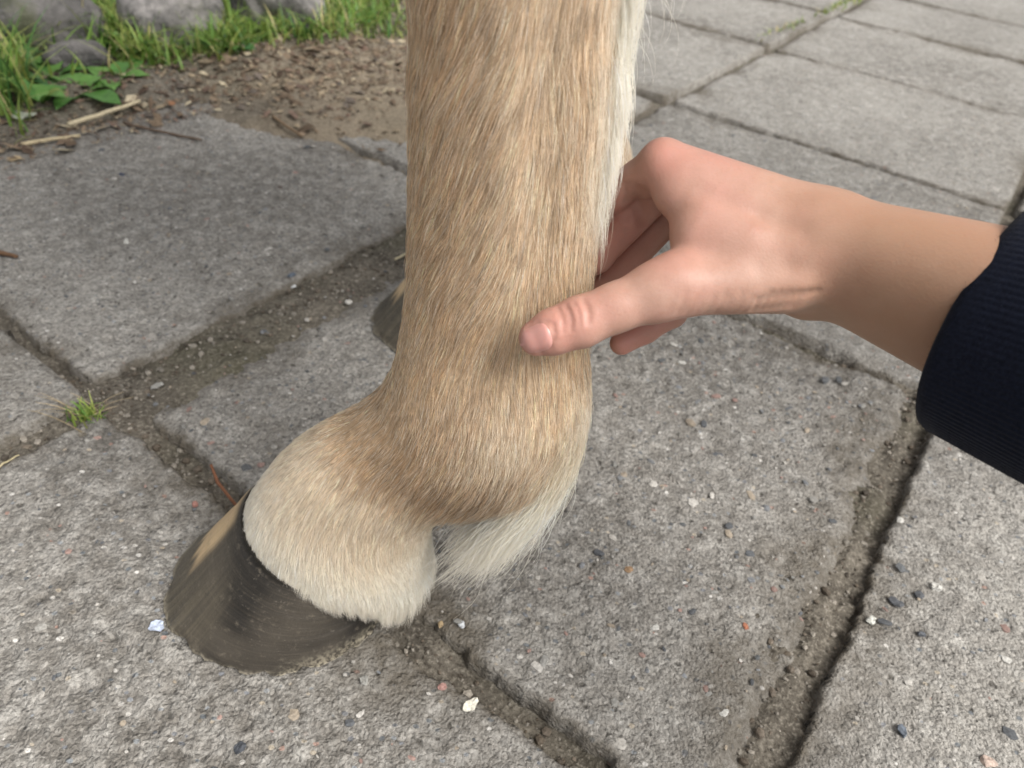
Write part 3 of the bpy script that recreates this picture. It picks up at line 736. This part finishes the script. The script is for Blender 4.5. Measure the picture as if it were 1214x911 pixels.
red = 0.85 * near_pt(P3(782, 180, .305), .014) + 0.9 * near_pt(P3(640, 400, .300), .013) + 0.55 * near_pt(P3(690, 375, .292), .012) + 1.1 * near_pt(P3(750, 398, .372), .020) + 0.8 * near_pt(P3(725, 245, .337), .018) + 0.7 * near_pt(P3(735, 300, .345), .022) + 0.4 * near_pt(P3(830, 260, .30), .03)
rel = (hv - C_) @ R_
tan = sstep(0.075, 0.150, rel)
vcol(person, 'tint', np.stack([np.clip(red, 0, 1), tan, 0 * red], 1))
bvh = BVHTree.FromPolygons([tuple(v) for v in hv], [tuple(int(i) for i in q) for q in hf])

# thumb nail
M = Mat('nail'); m_nail = M.done((0.52, 0.265, 0.23), 0.36, None, Specular_IOR_Level=0.5, Subsurface_Weight=0.2, Subsurface_Scale=0.002)
Mt = Mat('nail_edge')
nu, nv = 16, 14; nv_ = []
t0 = np.array([618.5, 408.0]); t1 = np.array([653.0, 396.0]); ax = t1 - t0; pr = np.array([-ax[1], ax[0]]); pr /= np.linalg.norm(pr)
for a in range(nu):
    for b in range(nv):
        s = a / (nu - 1); q = b / (nv - 1) * 2 - 1
        wid = 17.5 * (1 - 0.55 * (2 * s - 1) ** 6 - (0.25 * (1 - s) ** 3)) 
        bow = (1 - q * q) * (2.5 if s > 0.5 else -2.5) * abs(2 * s - 1) ** 2
        px = t0 + ax * s + pr * q * wid + ax / np.linalg.norm(ax) * bow
        p = on_skin(*px); d = ray(*px); d = d / np.linalg.norm(d)
        edge = min(1, (1 - abs(q)) * 5) * min(1, (1 - s) * 7) * min(1, s * 5 + 0.35)
        nv_.append(p - d * (0.0008 * edge - 0.0003))
nail = mesh_obj('nail', np.array(nv_), grid_faces(nu, nv), m_nail, person)

# sleeve with ribbed cuff
M = Mat('navy_knit'); co = M.coord('Object'); nz = M.noise(co, 900, 3, 0.6); nb = M.noise(co, 3000, 2, 0.6)
m_slv = M.done(M.mix(M.ramp(nz, [(0.3, 0), (0.7, 1)]), (0.0042, 0.0058, 0.0125), (0.010, 0.0135, 0.027)), 0.95, M.bump(nb, 0.5, 0.0006), Specular_IOR_Level=0.12, Sheen_Weight=0.08, Sheen_Roughness=0.4)
A0 = P3(1158, 381, .287); A1 = P3(1400, 452, .243); axd = (A1 - A0) / np.linalg.norm(A1 - A0)
up = U_ - axd * (U_ @ axd); up /= np.linalg.norm(up); sd = np.cross(axd, up)
prof = [(-0.000, 0.0345), (-0.0012, 0.0365), (0.000, 0.0388), (0.003, 0.0400), (0.010, 0.0405)] + [(0.010 + 0.004 * k, 0.0405 + 0.0004 * k) for k in range(1, 14)] + [(0.066, 0.0470), (0.075, 0.051), (0.10, 0.053), (0.14, 0.054), (0.20, 0.057), (0.26, 0.060), (0.32, 0.060), (0.345, 0.053), (0.36, 0.035), (0.365, 0.004)]
prof = [(0.03, 0.0335), (0.012, 0.0335)] + prof
ns = 960; sa = np.linspace(0, 2 * math.pi, ns, endpoint=False); sv_ = []
for k, (l, rr) in enumerate(prof):
    rib = 0.00011 * np.sin(sa * 120) * (1.0 if 6 <= k < 20 else 0.0) * (1 if l < 0.07 else 0)
    wob = 1 + 0.018 * np.sin(sa * 2 + 0.6 + l * 20) + 0.012 * np.sin(sa * 3 + 2)
    rad = rr * wob + rib
    sl_ = l + 0.0015 + 0.0035 * np.cos(sa) * (l < 0.09)          # the cuff sits a little askew
    sv_.append(A0[None] + axd[None] * sl_[:, None] + up[None] * (rad * np.cos(sa))[:, None] * 1.16 + sd[None] * (rad * np.sin(sa))[:, None] * 0.92)
sleeve = mesh_obj('sleeve', np.vstack(sv_), ring_faces(len(prof), ns), m_slv, person)
pv = np.vstack(sv_); nf = 9000; r = np.random.default_rng(44)
ii = r.integers(2 * ns, min(20, len(prof)) * ns, nf); ctr = A0[None] + axd[None] * ((pv[ii] - A0) @ axd)[:, None]; on = pv[ii] - ctr; on /= np.linalg.norm(on, axis=1, keepdims=True)
dd = on * 0.6 + r.standard_normal((nf, 3)) * 0.7; dd /= np.linalg.norm(dd, axis=1, keepdims=True); LL = r.uniform(.0006, .0018, nf)
fz = np.stack([pv[ii] + dd * LL[:, None] * t + on * 0.0 for t in (0, .5, 1)], 1); fz[:, 1] += r.standard_normal((nf, 3)) * 0.0002
hc = bpy.data.hair_curves.new('fuzz'); hc.add_curves([3] * nf); hc.attributes['position'].data.foreach_set('vector', fz.astype(np.float32).ravel())
ra = hc.attributes.get('radius') or hc.attributes.new('radius', 'FLOAT', 'POINT'); ra.data.foreach_set('value', np.full(nf * 3, 0.00002, np.float32))
hc.materials.append(m_slv); fo = bpy.data.objects.new('fuzz', hc); COL.objects.link(fo); fo.parent = sleeve
sleeve['label'] = 'dark navy sleeve with a finely ribbed cuff'

# ------------------------------------------------------------------ boulders
def boulder(px, py, rx, ry, rz, rot, seed, label, sink=0.35, dark=False):
    g = PG(px, py, 0.02); bm = bmesh.new(); bmesh.ops.create_icosphere(bm, subdivisions=5, radius=1); v = np.array([p.co[:] for p in bm.verts]); f = [tuple(x.index for x in q.verts) for q in bm.faces]; bm.free()
    v = v * (1 + 0.26 * fbm3(v * 1.1 + seed, 2, seed)[:, None] + 0.07 * fbm3(v * 3.5 + seed, 4, seed + 4)[:, None] + 0.02 * fbm3(v * 14 + seed, 3, seed + 6)[:, None])
    v = np.sign(v) * np.abs(v) ** 0.84 * (rx, ry, rz); c, s = math.cos(rot), math.sin(rot)
    v = np.stack([v[:, 0] * c - v[:, 1] * s + g[0], v[:, 0] * s + v[:, 1] * c + g[1], v[:, 2] + 0.02 + rz * (1 - 2 * sink)], 1)
    o = mesh_obj('boulder', v, f, m_boul); vcol(o, 'tint', np.tile(np.array([1.0, 1, 1]) * (0.42 if dark else 0.78), (len(v), 1))); tag(o, label, 'boulder', 'boulders along the grass edge'); return o
boulder(208, 40, .076, .080, .076, GA + 1.2, 3, 'middle grey boulder at the grass edge, pinkish pale streaks')
boulder(330, 26, .080, .085, .088, GA + 1.0, 8, 'large pale grey boulder nearest the horse leg')
boulder(60, 45, .085, .060, .062, GA + 1.4, 12, 'dark slate grey boulder sunk in grass at far left', dark=True)
boulder(92, 76, .042, .032, .024, GA + 1.4, 17, 'small dark stone below the dark boulder', dark=True)

# ------------------------------------------------------------------ grass, weeds, litter
def blade(pl, base, h, w, az, lean, col, curl=1.0, seg=4):
    d = np.array([math.cos(az), math.sin(az), 0]); sdv = np.array([-d[1], d[0], 0]); vs = []; cs = []
    for k in range(seg + 1):
        t = k / seg; p = base + d * h * lean * t ** (1 + curl) + np.array([0, 0, h * (t - 0.35 * lean * t * t)])
        ww = w * (1 - t ** 1.6) * 0.5 + 0.0002
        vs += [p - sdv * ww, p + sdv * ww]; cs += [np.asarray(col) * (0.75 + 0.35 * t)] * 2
    pl.add(np.array(vs), [(2 * k, 2 * k + 1, 2 * k + 3, 2 * k + 2) for k in range(seg)], np.array(cs))
GR = [(0.17, 0.29, 0.05), (0.12, 0.24, 0.045), (0.24, 0.33, 0.07), (0.30, 0.34, 0.09), (0.08, 0.19, 0.05), (0.46, 0.40, 0.19)]
pl = Pile(); r = np.random.default_rng(21); n = 0
def grass_density(u, v):
    e = 0.10 * float(fbm(np.array([v * 5.0]), np.array([2.0]), 3, 50)[0])
    d = -1.115 + e - u
    base = sstep(0.0, 0.12, d)
    patch = 0.5 + 0.9 * float(fbm(np.array([u * 6]), np.array([v * 6]), 3, 55)[0])
    return float(base) * max(0.25, patch + 0.45)
cand = 0
while n < 13000 and cand < 45000:
    cand += 1
    near = r.random() < 0.75
    u = r.uniform(-1.9, -1.06) if near else r.uniform(-3.6, -1.5); v = r.uniform(-0.15, 1.95) if near else r.uniform(-1.5, 3.8)
    if r.random() > grass_density(u, v): continue
    if -1.30 < u < -1.02 and 0.50 < v < 0.68 and r.random() < 0.75: continue
    x, y = uv2xy(u, v); z = soil_at(u, v)
    h = r.uniform(.025, .10) * (1.0 if u < -1.2 else 0.6); c = np.array(GR[r.choice(6, p=[.28, .24, .2, .12, .1, .06])]) * r.uniform(.75, 1.2)
    blade(pl, np.array([x, y, z - .004]), h, r.uniform(.0028, .0058), r.uniform(0, 6.28), r.uniform(.2, 1.3), c); n += 1
for gx, gy, sx, sy, n_ in ((262, 62, 14, 8, 260), (425, 26, 30, 18, 700), (140, 34, 26, 18, 700), (175, 66, 24, 8, 260), (300, 50, 30, 7, 220), (12, 70, 12, 36, 420), (370, 48, 16, 6, 120)):
    for k in range(n_):
        g = PG(gx + r.normal(0, sx), gy + r.normal(0, sy), 0.015); u_, v_ = xy2uv(g[0], g[1])
        if u_ > -1.06: continue
        c = np.array(GR[r.choice(6, p=[.26, .2, .22, .16, .08, .08])]) * r.uniform(.75, 1.2)
        blade(pl, np.array([g[0], g[1], soil_at(u_, v_) - .004]), r.uniform(.02, .075), r.uniform(.0025, .005), r.uniform(0, 6.28), r.uniform(.3, 1.4), c)
grass = pl.build('grass', m_leaf); tag(grass, 'green grass growing among the boulders beyond the slabs', 'grass', kind='stuff')

# broad-leaved weed at the paving edge
def leaf_mesh(name, base, az, tilt, L, W, col, parent, mat=None, cup=0.15):
    na, nb = 9, 5; d = np.array([math.cos(az), math.sin(az), 0]); s = np.array([-d[1], d[0], 0]); vs = []
    for a in range(na):
        t = a / (na - 1); z = L * (math.sin(tilt) * t - 0.55 * t * t * math.sin(tilt + 0.25)); x = L * math.cos(tilt) * t
        w = W * (math.sin(math.pi * min(1, t ** 0.8)) ** 0.8 * 0.92 + 0.06 * (1 - t)) * 0.5 * (1 + 0.10 * math.sin(t * 26))
        for b in range(nb):
            q = b / (nb - 1) * 2 - 1; vs.append(base + d * x + s * q * w + np.array([0, 0, z + cup * w * abs(q) + 0.05 * W * math.sin(t * 9 + q * 2)]))
    o = mesh_obj(name, np.array(vs), grid_faces(na, nb), mat or m_leaf, parent)
    vcol(o, 'tint', np.tile(np.array(col), (na * nb, 1))); return o
def weed(px, py, leaves, label, group=None):
    g = PG(px, py, 0.012); e = bpy.data.objects.new('weed_plant', None); COL.objects.link(e)
    tag(e, label, 'weed', group)
    for az, tilt, L, W, col in leaves: leaf_mesh('leaf', g, az, tilt, L, W, col, e)
LG = (0.10, 0.24, 0.055); LG2 = (0.14, 0.29, 0.07); LG3 = (0.07, 0.19, 0.06)
weed(95, 112, [(-0.35, .35, .085, .040, LG), (0.6, .5, .07, .032, LG2), (2.0, .6, .07, .03, LG2), (3.0, .4, .085, .038, LG3), (-1.6, .3, .065, .034, LG), (-2.5, .35, .07, .034, LG), (1.2, .8, .06, .03, LG2)], 'low broad-leaved green weed at the corner of the slab by the straw')
weed(62, 95, [(-0.6, .6, .075, .030, LG2), (0.5, .7, .07, .03, LG), (2.4, .6, .08, .032, LG), (-2.2, .5, .07, .03, LG3), (1.5, 1.0, .07, .025, LG2)], 'taller broad-leaved weed in front of the small dark stone')
for q_, (wx, wy, lab_) in enumerate(((48, 122, 'leafy weed among the grass at the left edge above the pale leaf'), (120, 62, 'yellowish leafy weed between the dark boulder and the middle boulder'), (275, 66, 'small leafy weed between the two pale boulders'), (415, 34, 'leafy weed right of the large pale boulder'), (18, 85, 'leafy weed at the far left under the tall grass'))):
    rr_ = np.random.default_rng(60 + q_)
    weed(wx, wy, [(rr_.uniform(0, 6.28), rr_.uniform(.5, 1.1), rr_.uniform(.05, .09), rr_.uniform(.02, .036), np.array([LG, LG2, LG3, (0.22, 0.31, 0.08)][rr_.integers(4)])) for _k in range(9)], lab_)
weed(135, 100, [(0.3, .7, .07, .03, LG2), (1.5, .8, .07, .03, LG), (2.7, .6, .07, .03, LG2), (4.0, .5, .06, .028, LG), (5.2, .6, .065, .03, LG2)], 'broad-leaved weed right of the low weed, over the thick straw')
weed(160, 84, [(0.2, .5, .045, .02, LG2), (1.7, .6, .05, .02, LG), (3.4, .4, .04, .02, LG2), (-1.2, .4, .04, .018, LG)], 'small weed at the foot of the middle boulder')
# tall pale-green blades at the left
pl = Pile(); r = np.random.default_rng(5)
for k in range(60):
    g = PG(5 + r.uniform(-25, 34), 105 + r.uniform(-20, 35), 0.015)
    blade(pl, g, r.uniform(.06, .13), r.uniform(.003, .0055), r.uniform(0, 6.28), r.uniform(.2, .9), np.array(GR[r.integers(5)]) * r.uniform(.9, 1.3))
o = pl.build('grass_clump', m_leaf); tag(o, 'tall bright green grass clump at the left edge', 'grass')

# leaf litter and bark crumbs
pl = Pile(); r = np.random.default_rng(33)
LIT = [(0.16, 0.115, 0.08), (0.24, 0.18, 0.125), (0.09, 0.062, 0.045), (0.32, 0.26, 0.18), (0.19, 0.13, 0.10), (0.44, 0.38, 0.27), (0.15, 0.125, 0.105)]
for k in range(7000):
    if r.random() < 0.55: u = -1.10 + r.normal(0, .075); v = r.uniform(.10, 1.45)
    elif r.random() < 0.75: u = -0.98 + r.normal(0, .10); v = 0.90 + r.normal(0, .15)
    else: u = r.uniform(-1.7, -1.05); v = r.uniform(.2, 1.6)
    if u > -0.98 and abs(v - 0.93) > 0.24: continue
    if u > -0.70: continue
    x, y = uv2xy(u, v); z = soil_at(u, v); z = max(z, 0.001 if u > -1.05 else z)
    L = 0.0026 * (1 + r.pareto(2.2)); L = min(L, 0.016); W = L * r.uniform(.25, .7); a = r.uniform(0, 6.28); d = np.array([math.cos(a), math.sin(a), r.normal(0, .22)]); s = np.array([-math.sin(a), math.cos(a), r.normal(0, .25)])
    c0 = np.array([x, y, z + 0.0025]); vs = [c0 - d * L, c0 - s * W + (0, 0, .0006), c0 + d * L, c0 + s * W + (0, 0, .0006), c0 + (0, 0, .0016)]
    pl.add(vs, [(0, 1, 4), (1, 2, 4), (2, 3, 4), (3, 0, 4)], np.array(LIT[r.choice(7, p=[.17, .24, .13, .18, .12, .08, .08])]) * r.uniform(.7, 1.2))
tag(pl.build('leaf_litter', m_dry, smooth=False), 'brown leaf litter and bark crumbs along the paving edge', 'litter', kind='stuff')

def tube(name, pts, rad, col, mat, parent=None, nt=7):
    pts = np.asarray(pts, float); n = len(pts); v = []; rad = np.broadcast_to(rad, (n,)) if np.ndim(rad) else np.full(n, rad)
    for k in range(n):
        d = pts[min(k + 1, n - 1)] - pts[max(k - 1, 0)]; d /= np.linalg.norm(d) + 1e-9
        a = np.cross(d, (0, 0, 1.0)); a = a / np.linalg.norm(a) if np.linalg.norm(a) > 1e-3 else np.array([1.0, 0, 0]); b = np.cross(a, d)
        for q in range(nt):
            t = 2 * math.pi * q / nt; v.append(pts[k] + rad[k] * (a * math.cos(t) + b * math.sin(t)))
    f = [tuple(int(i) for i in q) for q in ring_faces(n, nt)] + [tuple(range(nt)), tuple(range((n - 1) * nt, n * nt))[::-1]]
    o = mesh_obj(name, np.array(v), f, mat, parent); vcol(o, 'tint', np.tile(np.array(col, float), (len(v), 1))); return o
def lying(name, p0, p1, rad, col, label, cat, bend=0.004, seed=0, up=0.0015, mat=None):
    r = np.random.default_rng(seed); a = PG(*p0); b = PG(*p1); n = 9; pts = []
    s = np.array([-(b - a)[1], (b - a)[0], 0]); s /= np.linalg.norm(s) + 1e-9
    for k in range(n):
        t = k / (n - 1); p = a + (b - a) * t + s * bend * math.sin(t * 3.1 + seed) + s * r.normal(0, bend * .15)
        p[2] = ground_z(p[0], p[1]) + rad + up; pts.append(p)
    pts = np.array(pts); pts[:, 2] = np.maximum(pts[:, 2], np.linspace(pts[0, 2], pts[-1, 2], n))
    o = tube(name, pts, np.linspace(rad, rad * .7, n), col, mat or m_dry); tag(o, label, cat); return o
lying('straw', (28, 176), (95, 163), .0030, (0.55, 0.46, 0.30), 'pale dry stalk lying on the slab corner at far left', 'straw', seed=1)
lying('straw', (85, 156), (166, 129), .0035, (0.60, 0.52, 0.36), 'thick pale straw stalk pointing up from the weed', 'straw', seed=2, up=.006)
lying('stick', (146, 148), (240, 167), .0022, (0.16, 0.115, 0.085), 'thin dark stick lying on the slab below the straw', 'stick', seed=3)
lying('stick', (325, 148), (357, 164), .0025, (0.24, 0.17, 0.11), 'short brown stick on the slab under the litter', 'stick', seed=4, bend=.001)
lying('twig', (-12, 298), (20, 307), .0030, (0.17, 0.10, 0.06), 'thick brown twig end poking in at the left edge', 'twig', seed=5, bend=.001)
lying('straw', (468, 309), (492, 298), .0014, (0.62, 0.55, 0.38), 'short straw in the wide joint beside the horse leg', 'straw', seed=6, bend=.001)
lying('straw', (0, 560), (20, 538), .0008, (0.55, 0.48, 0.30), 'thin straw in the joint at the left edge', 'straw', seed=7, bend=.002)
tw = [PG(282, 602, .001), PG(274, 592, .006), PG(263, 578, .011), PG(258, 572, .014), PG(252, 556, .021), PG(250, 551, .024)]
tw = np.array(tw); tag(tube('twig', tw, np.array([.0012, .0012, .0012, .0014, .001, .0011]), (0.21, 0.095, 0.055), m_dry), 'small reddish brown twig standing in the joint before the hoof', 'twig')

# grass tuft in the joint
e = bpy.data.objects.new('grass_tuft', None); COL.objects.link(e); tag(e, 'small bright green grass tuft growing in the joint between three slabs', 'grass')
pl = Pile(); pd = Pile(); r = np.random.default_rng(8); g0 = PG(107, 500, -0.006)
for k in range(70):
    b = g0 + np.array([r.normal(0, .006), r.normal(0, .004), 0])
    blade(pl, b, r.uniform(.010, .026), r.uniform(.0010, .0018), r.uniform(0, 6.28), r.uniform(.1, .8), np.array(GR[r.integers(4)]) * r.uniform(.9, 1.35))
for k in range(13):
    b = g0 + np.array([r.normal(0, .008), r.normal(0, .006), 0.004])
    blade(pd, b, r.uniform(.012, .032), r.uniform(.0006, .0011), r.choice([0.5, 3.5, 0.3, 3.9, 3.2]) + r.normal(0, .35), r.uniform(1.1, 1.6), np.array((0.42, 0.34, 0.22)) * r.uniform(.6, 1.2), curl=0.1)
pl.build('green_blades', m_leaf, e); pd.build('dry_blades', m_dry, e)
# green weeds far along the joint
for lab, (ax_, ay_), (bx_, by_), n_ in (('mossy green tuft in the far joint at the top right', (970, 20), (1024, -3), 190), ('thin mossy weeds at the far crossing of two joints', (900, 50), (950, 28), 70)):
    pl = Pile()
    for k in range(n_):
        t = r.uniform(0, 1); g = PG(ax_ + (bx_ - ax_) * t + r.normal(0, 3), ay_ + (by_ - ay_) * t + r.normal(0, 1.5), -.005)
        blade(pl, g, r.uniform(.008, .026), r.uniform(.0025, .005), r.uniform(0, 6.28), r.uniform(.3, 1.2), np.array(GR[r.choice([0, 2, 3, 5])]) * r.uniform(.7, 1.1))
    tag(pl.build('grass_tuft', m_leaf), lab, 'grass', kind='stuff')

# dead leaves and scraps
def scrap(name, px, py, L, W, az, col, label, cat, mat=None, lift=0.002):
    g = PG(px, py); z = ground_z(g[0], g[1]) + lift; r = np.random.default_rng(int(px + py)); n = 11; vs = []
    for k in range(n):
        t = 2 * math.pi * k / n; rr = 1 + r.uniform(-.3, .25); x, y = L * .5 * math.cos(t) * rr, W * .5 * math.sin(t) * rr
        vs.append((g[0] + x * math.cos(az) - y * math.sin(az), g[1] + x * math.sin(az) + y * math.cos(az), z + r.uniform(0, .25) * W))
    vs.append((g[0], g[1], z + .12 * W)); v = np.array(vs); v2 = v.copy(); v2[:, 2] -= 0.0008; k0 = n + 1
    f = [(k, (k + 1) % n, n) for k in range(n)] + [((k + 1) % n + k0, k + k0, n + k0) for k in range(n)] + [((k + 1) % n, k, k + k0, (k + 1) % n + k0) for k in range(n)]
    o = mesh_obj(name, np.vstack([v, v2]), f, mat or m_dry, None, False); vcol(o, 'tint', np.tile(np.array(col, float), (2 * n + 2, 1))); tag(o, label, cat); return o
scrap('dead_leaf', 62, 46, .030, .016, -.6, (0.36, 0.22, 0.16), 'reddish brown dead leaf lying on the dark boulder', 'leaf', lift=.06)
scrap('dead_leaf', 28, 146, .032, .024, .6, (0.52, 0.55, 0.46), 'pale greyish dead leaf under the grass at far left', 'leaf', lift=.004)
scrap('dead_leaf', 204, 128, .022, .010, -1.2, (0.30, 0.16, 0.09), 'orange brown dead leaf at the slab edge', 'leaf', lift=.006)
scrap('dead_leaf', 18, 190, .020, .011, 0.1, (0.45, 0.35, 0.22), 'small tan leaf scrap on the slab at left', 'leaf')
scrap('dead_leaf', 388, 49, .03, .02, .8, (0.62, 0.55, 0.38), 'pale straw-coloured dead leaf right of the large boulder', 'leaf', lift=.006)
scrap('chip', 558, 838, .012, .007, .9, (0.72, 0.69, 0.60), 'jagged white chip by the joint below the heel', 'chip', m_peb)
scrap('chip', 187, 746, .011, .008, .3, (0.42, 0.47, 0.58), 'pale blue chip on the slab left of the hoof', 'chip', m_peb)
def pebble(px, py, s, col, label, seed=1, flat=.36, ar=.68):
    s *= 0.78; g = PG(px, py); z = ground_z(g[0], g[1]); v = pebble_verts(s, s * ar, s * flat, seed + int(px), ico2) + (g[0], g[1], z - s * flat * .05)
    v = v + 0.10 * s * np.random.default_rng(int(px)).standard_normal(v.shape); o = mesh_obj('pebble', v, ico2[1], m_peb, None, False); vcol(o, 'tint', np.tile(np.array(col, float), (len(v), 1))); tag(o, label, 'pebble'); return o
for args in [(525, 815, .0037, (0.36, 0.21, 0.185), 'pink pebble beside the white chip below the heel'), (149, 285, .0055, (0.47, 0.46, 0.43), 'white pebble alone on the big left slab'),
             (231, 597, .0034, (0.33, 0.17, 0.14), 'red pebble in front of the hoof by the twig'), (1066, 619, .0042, (0.47, 0.46, 0.43), 'white pebble on the rim of the right joint'),
             (1032, 737, .0050, (0.50, 0.50, 0.46), 'grey white pebble in the notch of the right slab edge'), (1060, 715, .0058, (0.085, 0.089, 0.098), 'larger blue black pebble on the right slab'),
             (1088, 707, .0050, (0.08, 0.084, 0.092), 'narrow blue black pebble beside the larger one on the right slab'), (1107, 697, .0062, (0.47, 0.46, 0.43), 'oval white pebble behind the blue black ones'),
             (1091, 753, .0040, (0.09, 0.096, 0.108), 'small dark pebble below the white oval on the right slab'), (1190, 783, .0052, (0.48, 0.47, 0.44), 'pale grey pebble near the right edge'),
             (1172, 905, .0060, (0.42, 0.33, 0.28), 'brown pebble at the bottom right corner'), (1068, 870, .0052, (0.13, 0.15, 0.18), 'slate pebble at the bottom of the right slab'),
             (432, 808, .0050, (0.28, 0.275, 0.255), 'grey oval pebble under the hoof edge'), (283, 887, .0046, (0.06, 0.065, 0.075), 'black chip-like pebble at the bottom of the front slab'),
             (547, 742, .0035, (0.50, 0.52, 0.54), 'small white pebble behind the heel'), (522, 741, .0032, (0.36, 0.27, 0.16), 'small ochre pebble behind the heel'),
             (808, 430, .0050, (0.47, 0.46, 0.43), 'white pebble on the slab under the little finger'), (745, 676, .0042, (0.26, 0.17, 0.10), 'brown pebble between the feather and the right joint'),
             (709, 656, .0050, (0.08, 0.084, 0.092), 'dark blue pebble right of the feather'), (884, 742, .0030, (0.36, 0.15, 0.09), 'rust red pebble in the middle of the front slab'),
             (777, 744, .0036, (0.47, 0.46, 0.43), 'white pebble below the brown one'), (858, 846, .0044, (0.47, 0.46, 0.43), 'white pebble low beside the right joint'),
             (143, 206, .0050, (0.05, 0.06, 0.09), 'dark blue pebble near the top of the left slab'), (332, 222, .0055, (0.10, 0.08, 0.07), 'dark brown pebble at the top of the left slab'),
             (345, 325, .0048, (0.10, 0.12, 0.15), 'dark pebble on the rim of the wide joint'), (347, 333, .0060, (0.58, 0.60, 0.62), 'white pebble on the rim of the wide joint')]:
    pebble(*args)
# crumbs of earth and stone in the joints
pl = Pile(); r = np.random.default_rng(90)
for k in range(2600):
    q = r.random()
    if q < .40: u = r.uniform(-.575, -.50); v = r.uniform(.0, .70)
    elif q < .62: u = r.uniform(-.6, .05); v = .200 + r.normal(0, .010)
    elif q < .85: u = .036 + r.normal(0, .010); v = r.uniform(.1, .74)
    else: u = r.uniform(-.5, .05); v = .728 + r.normal(0, .006)
    x, y = uv2xy(u, v); z = soil_at(u, v); s = min(.0009 * (1 + r.pareto(2.5)), .0035)
    c = np.array([(0.10, .08, .06), (0.14, .115, .09), (.22, .20, .17), (.07, .058, .045), (.30, .27, .23)][r.integers(5)]) * r.uniform(.7, 1.2)
    pl.add(pebble_verts(s, s * .8, s * .7, int(r.integers(1e6))) + (x, y, z + s * .2), ico1[1], c)
tag(pl.build('soil_crumbs', m_peb, smooth=False), 'crumbs of earth and grit in the slab joints', 'grit', kind='stuff')
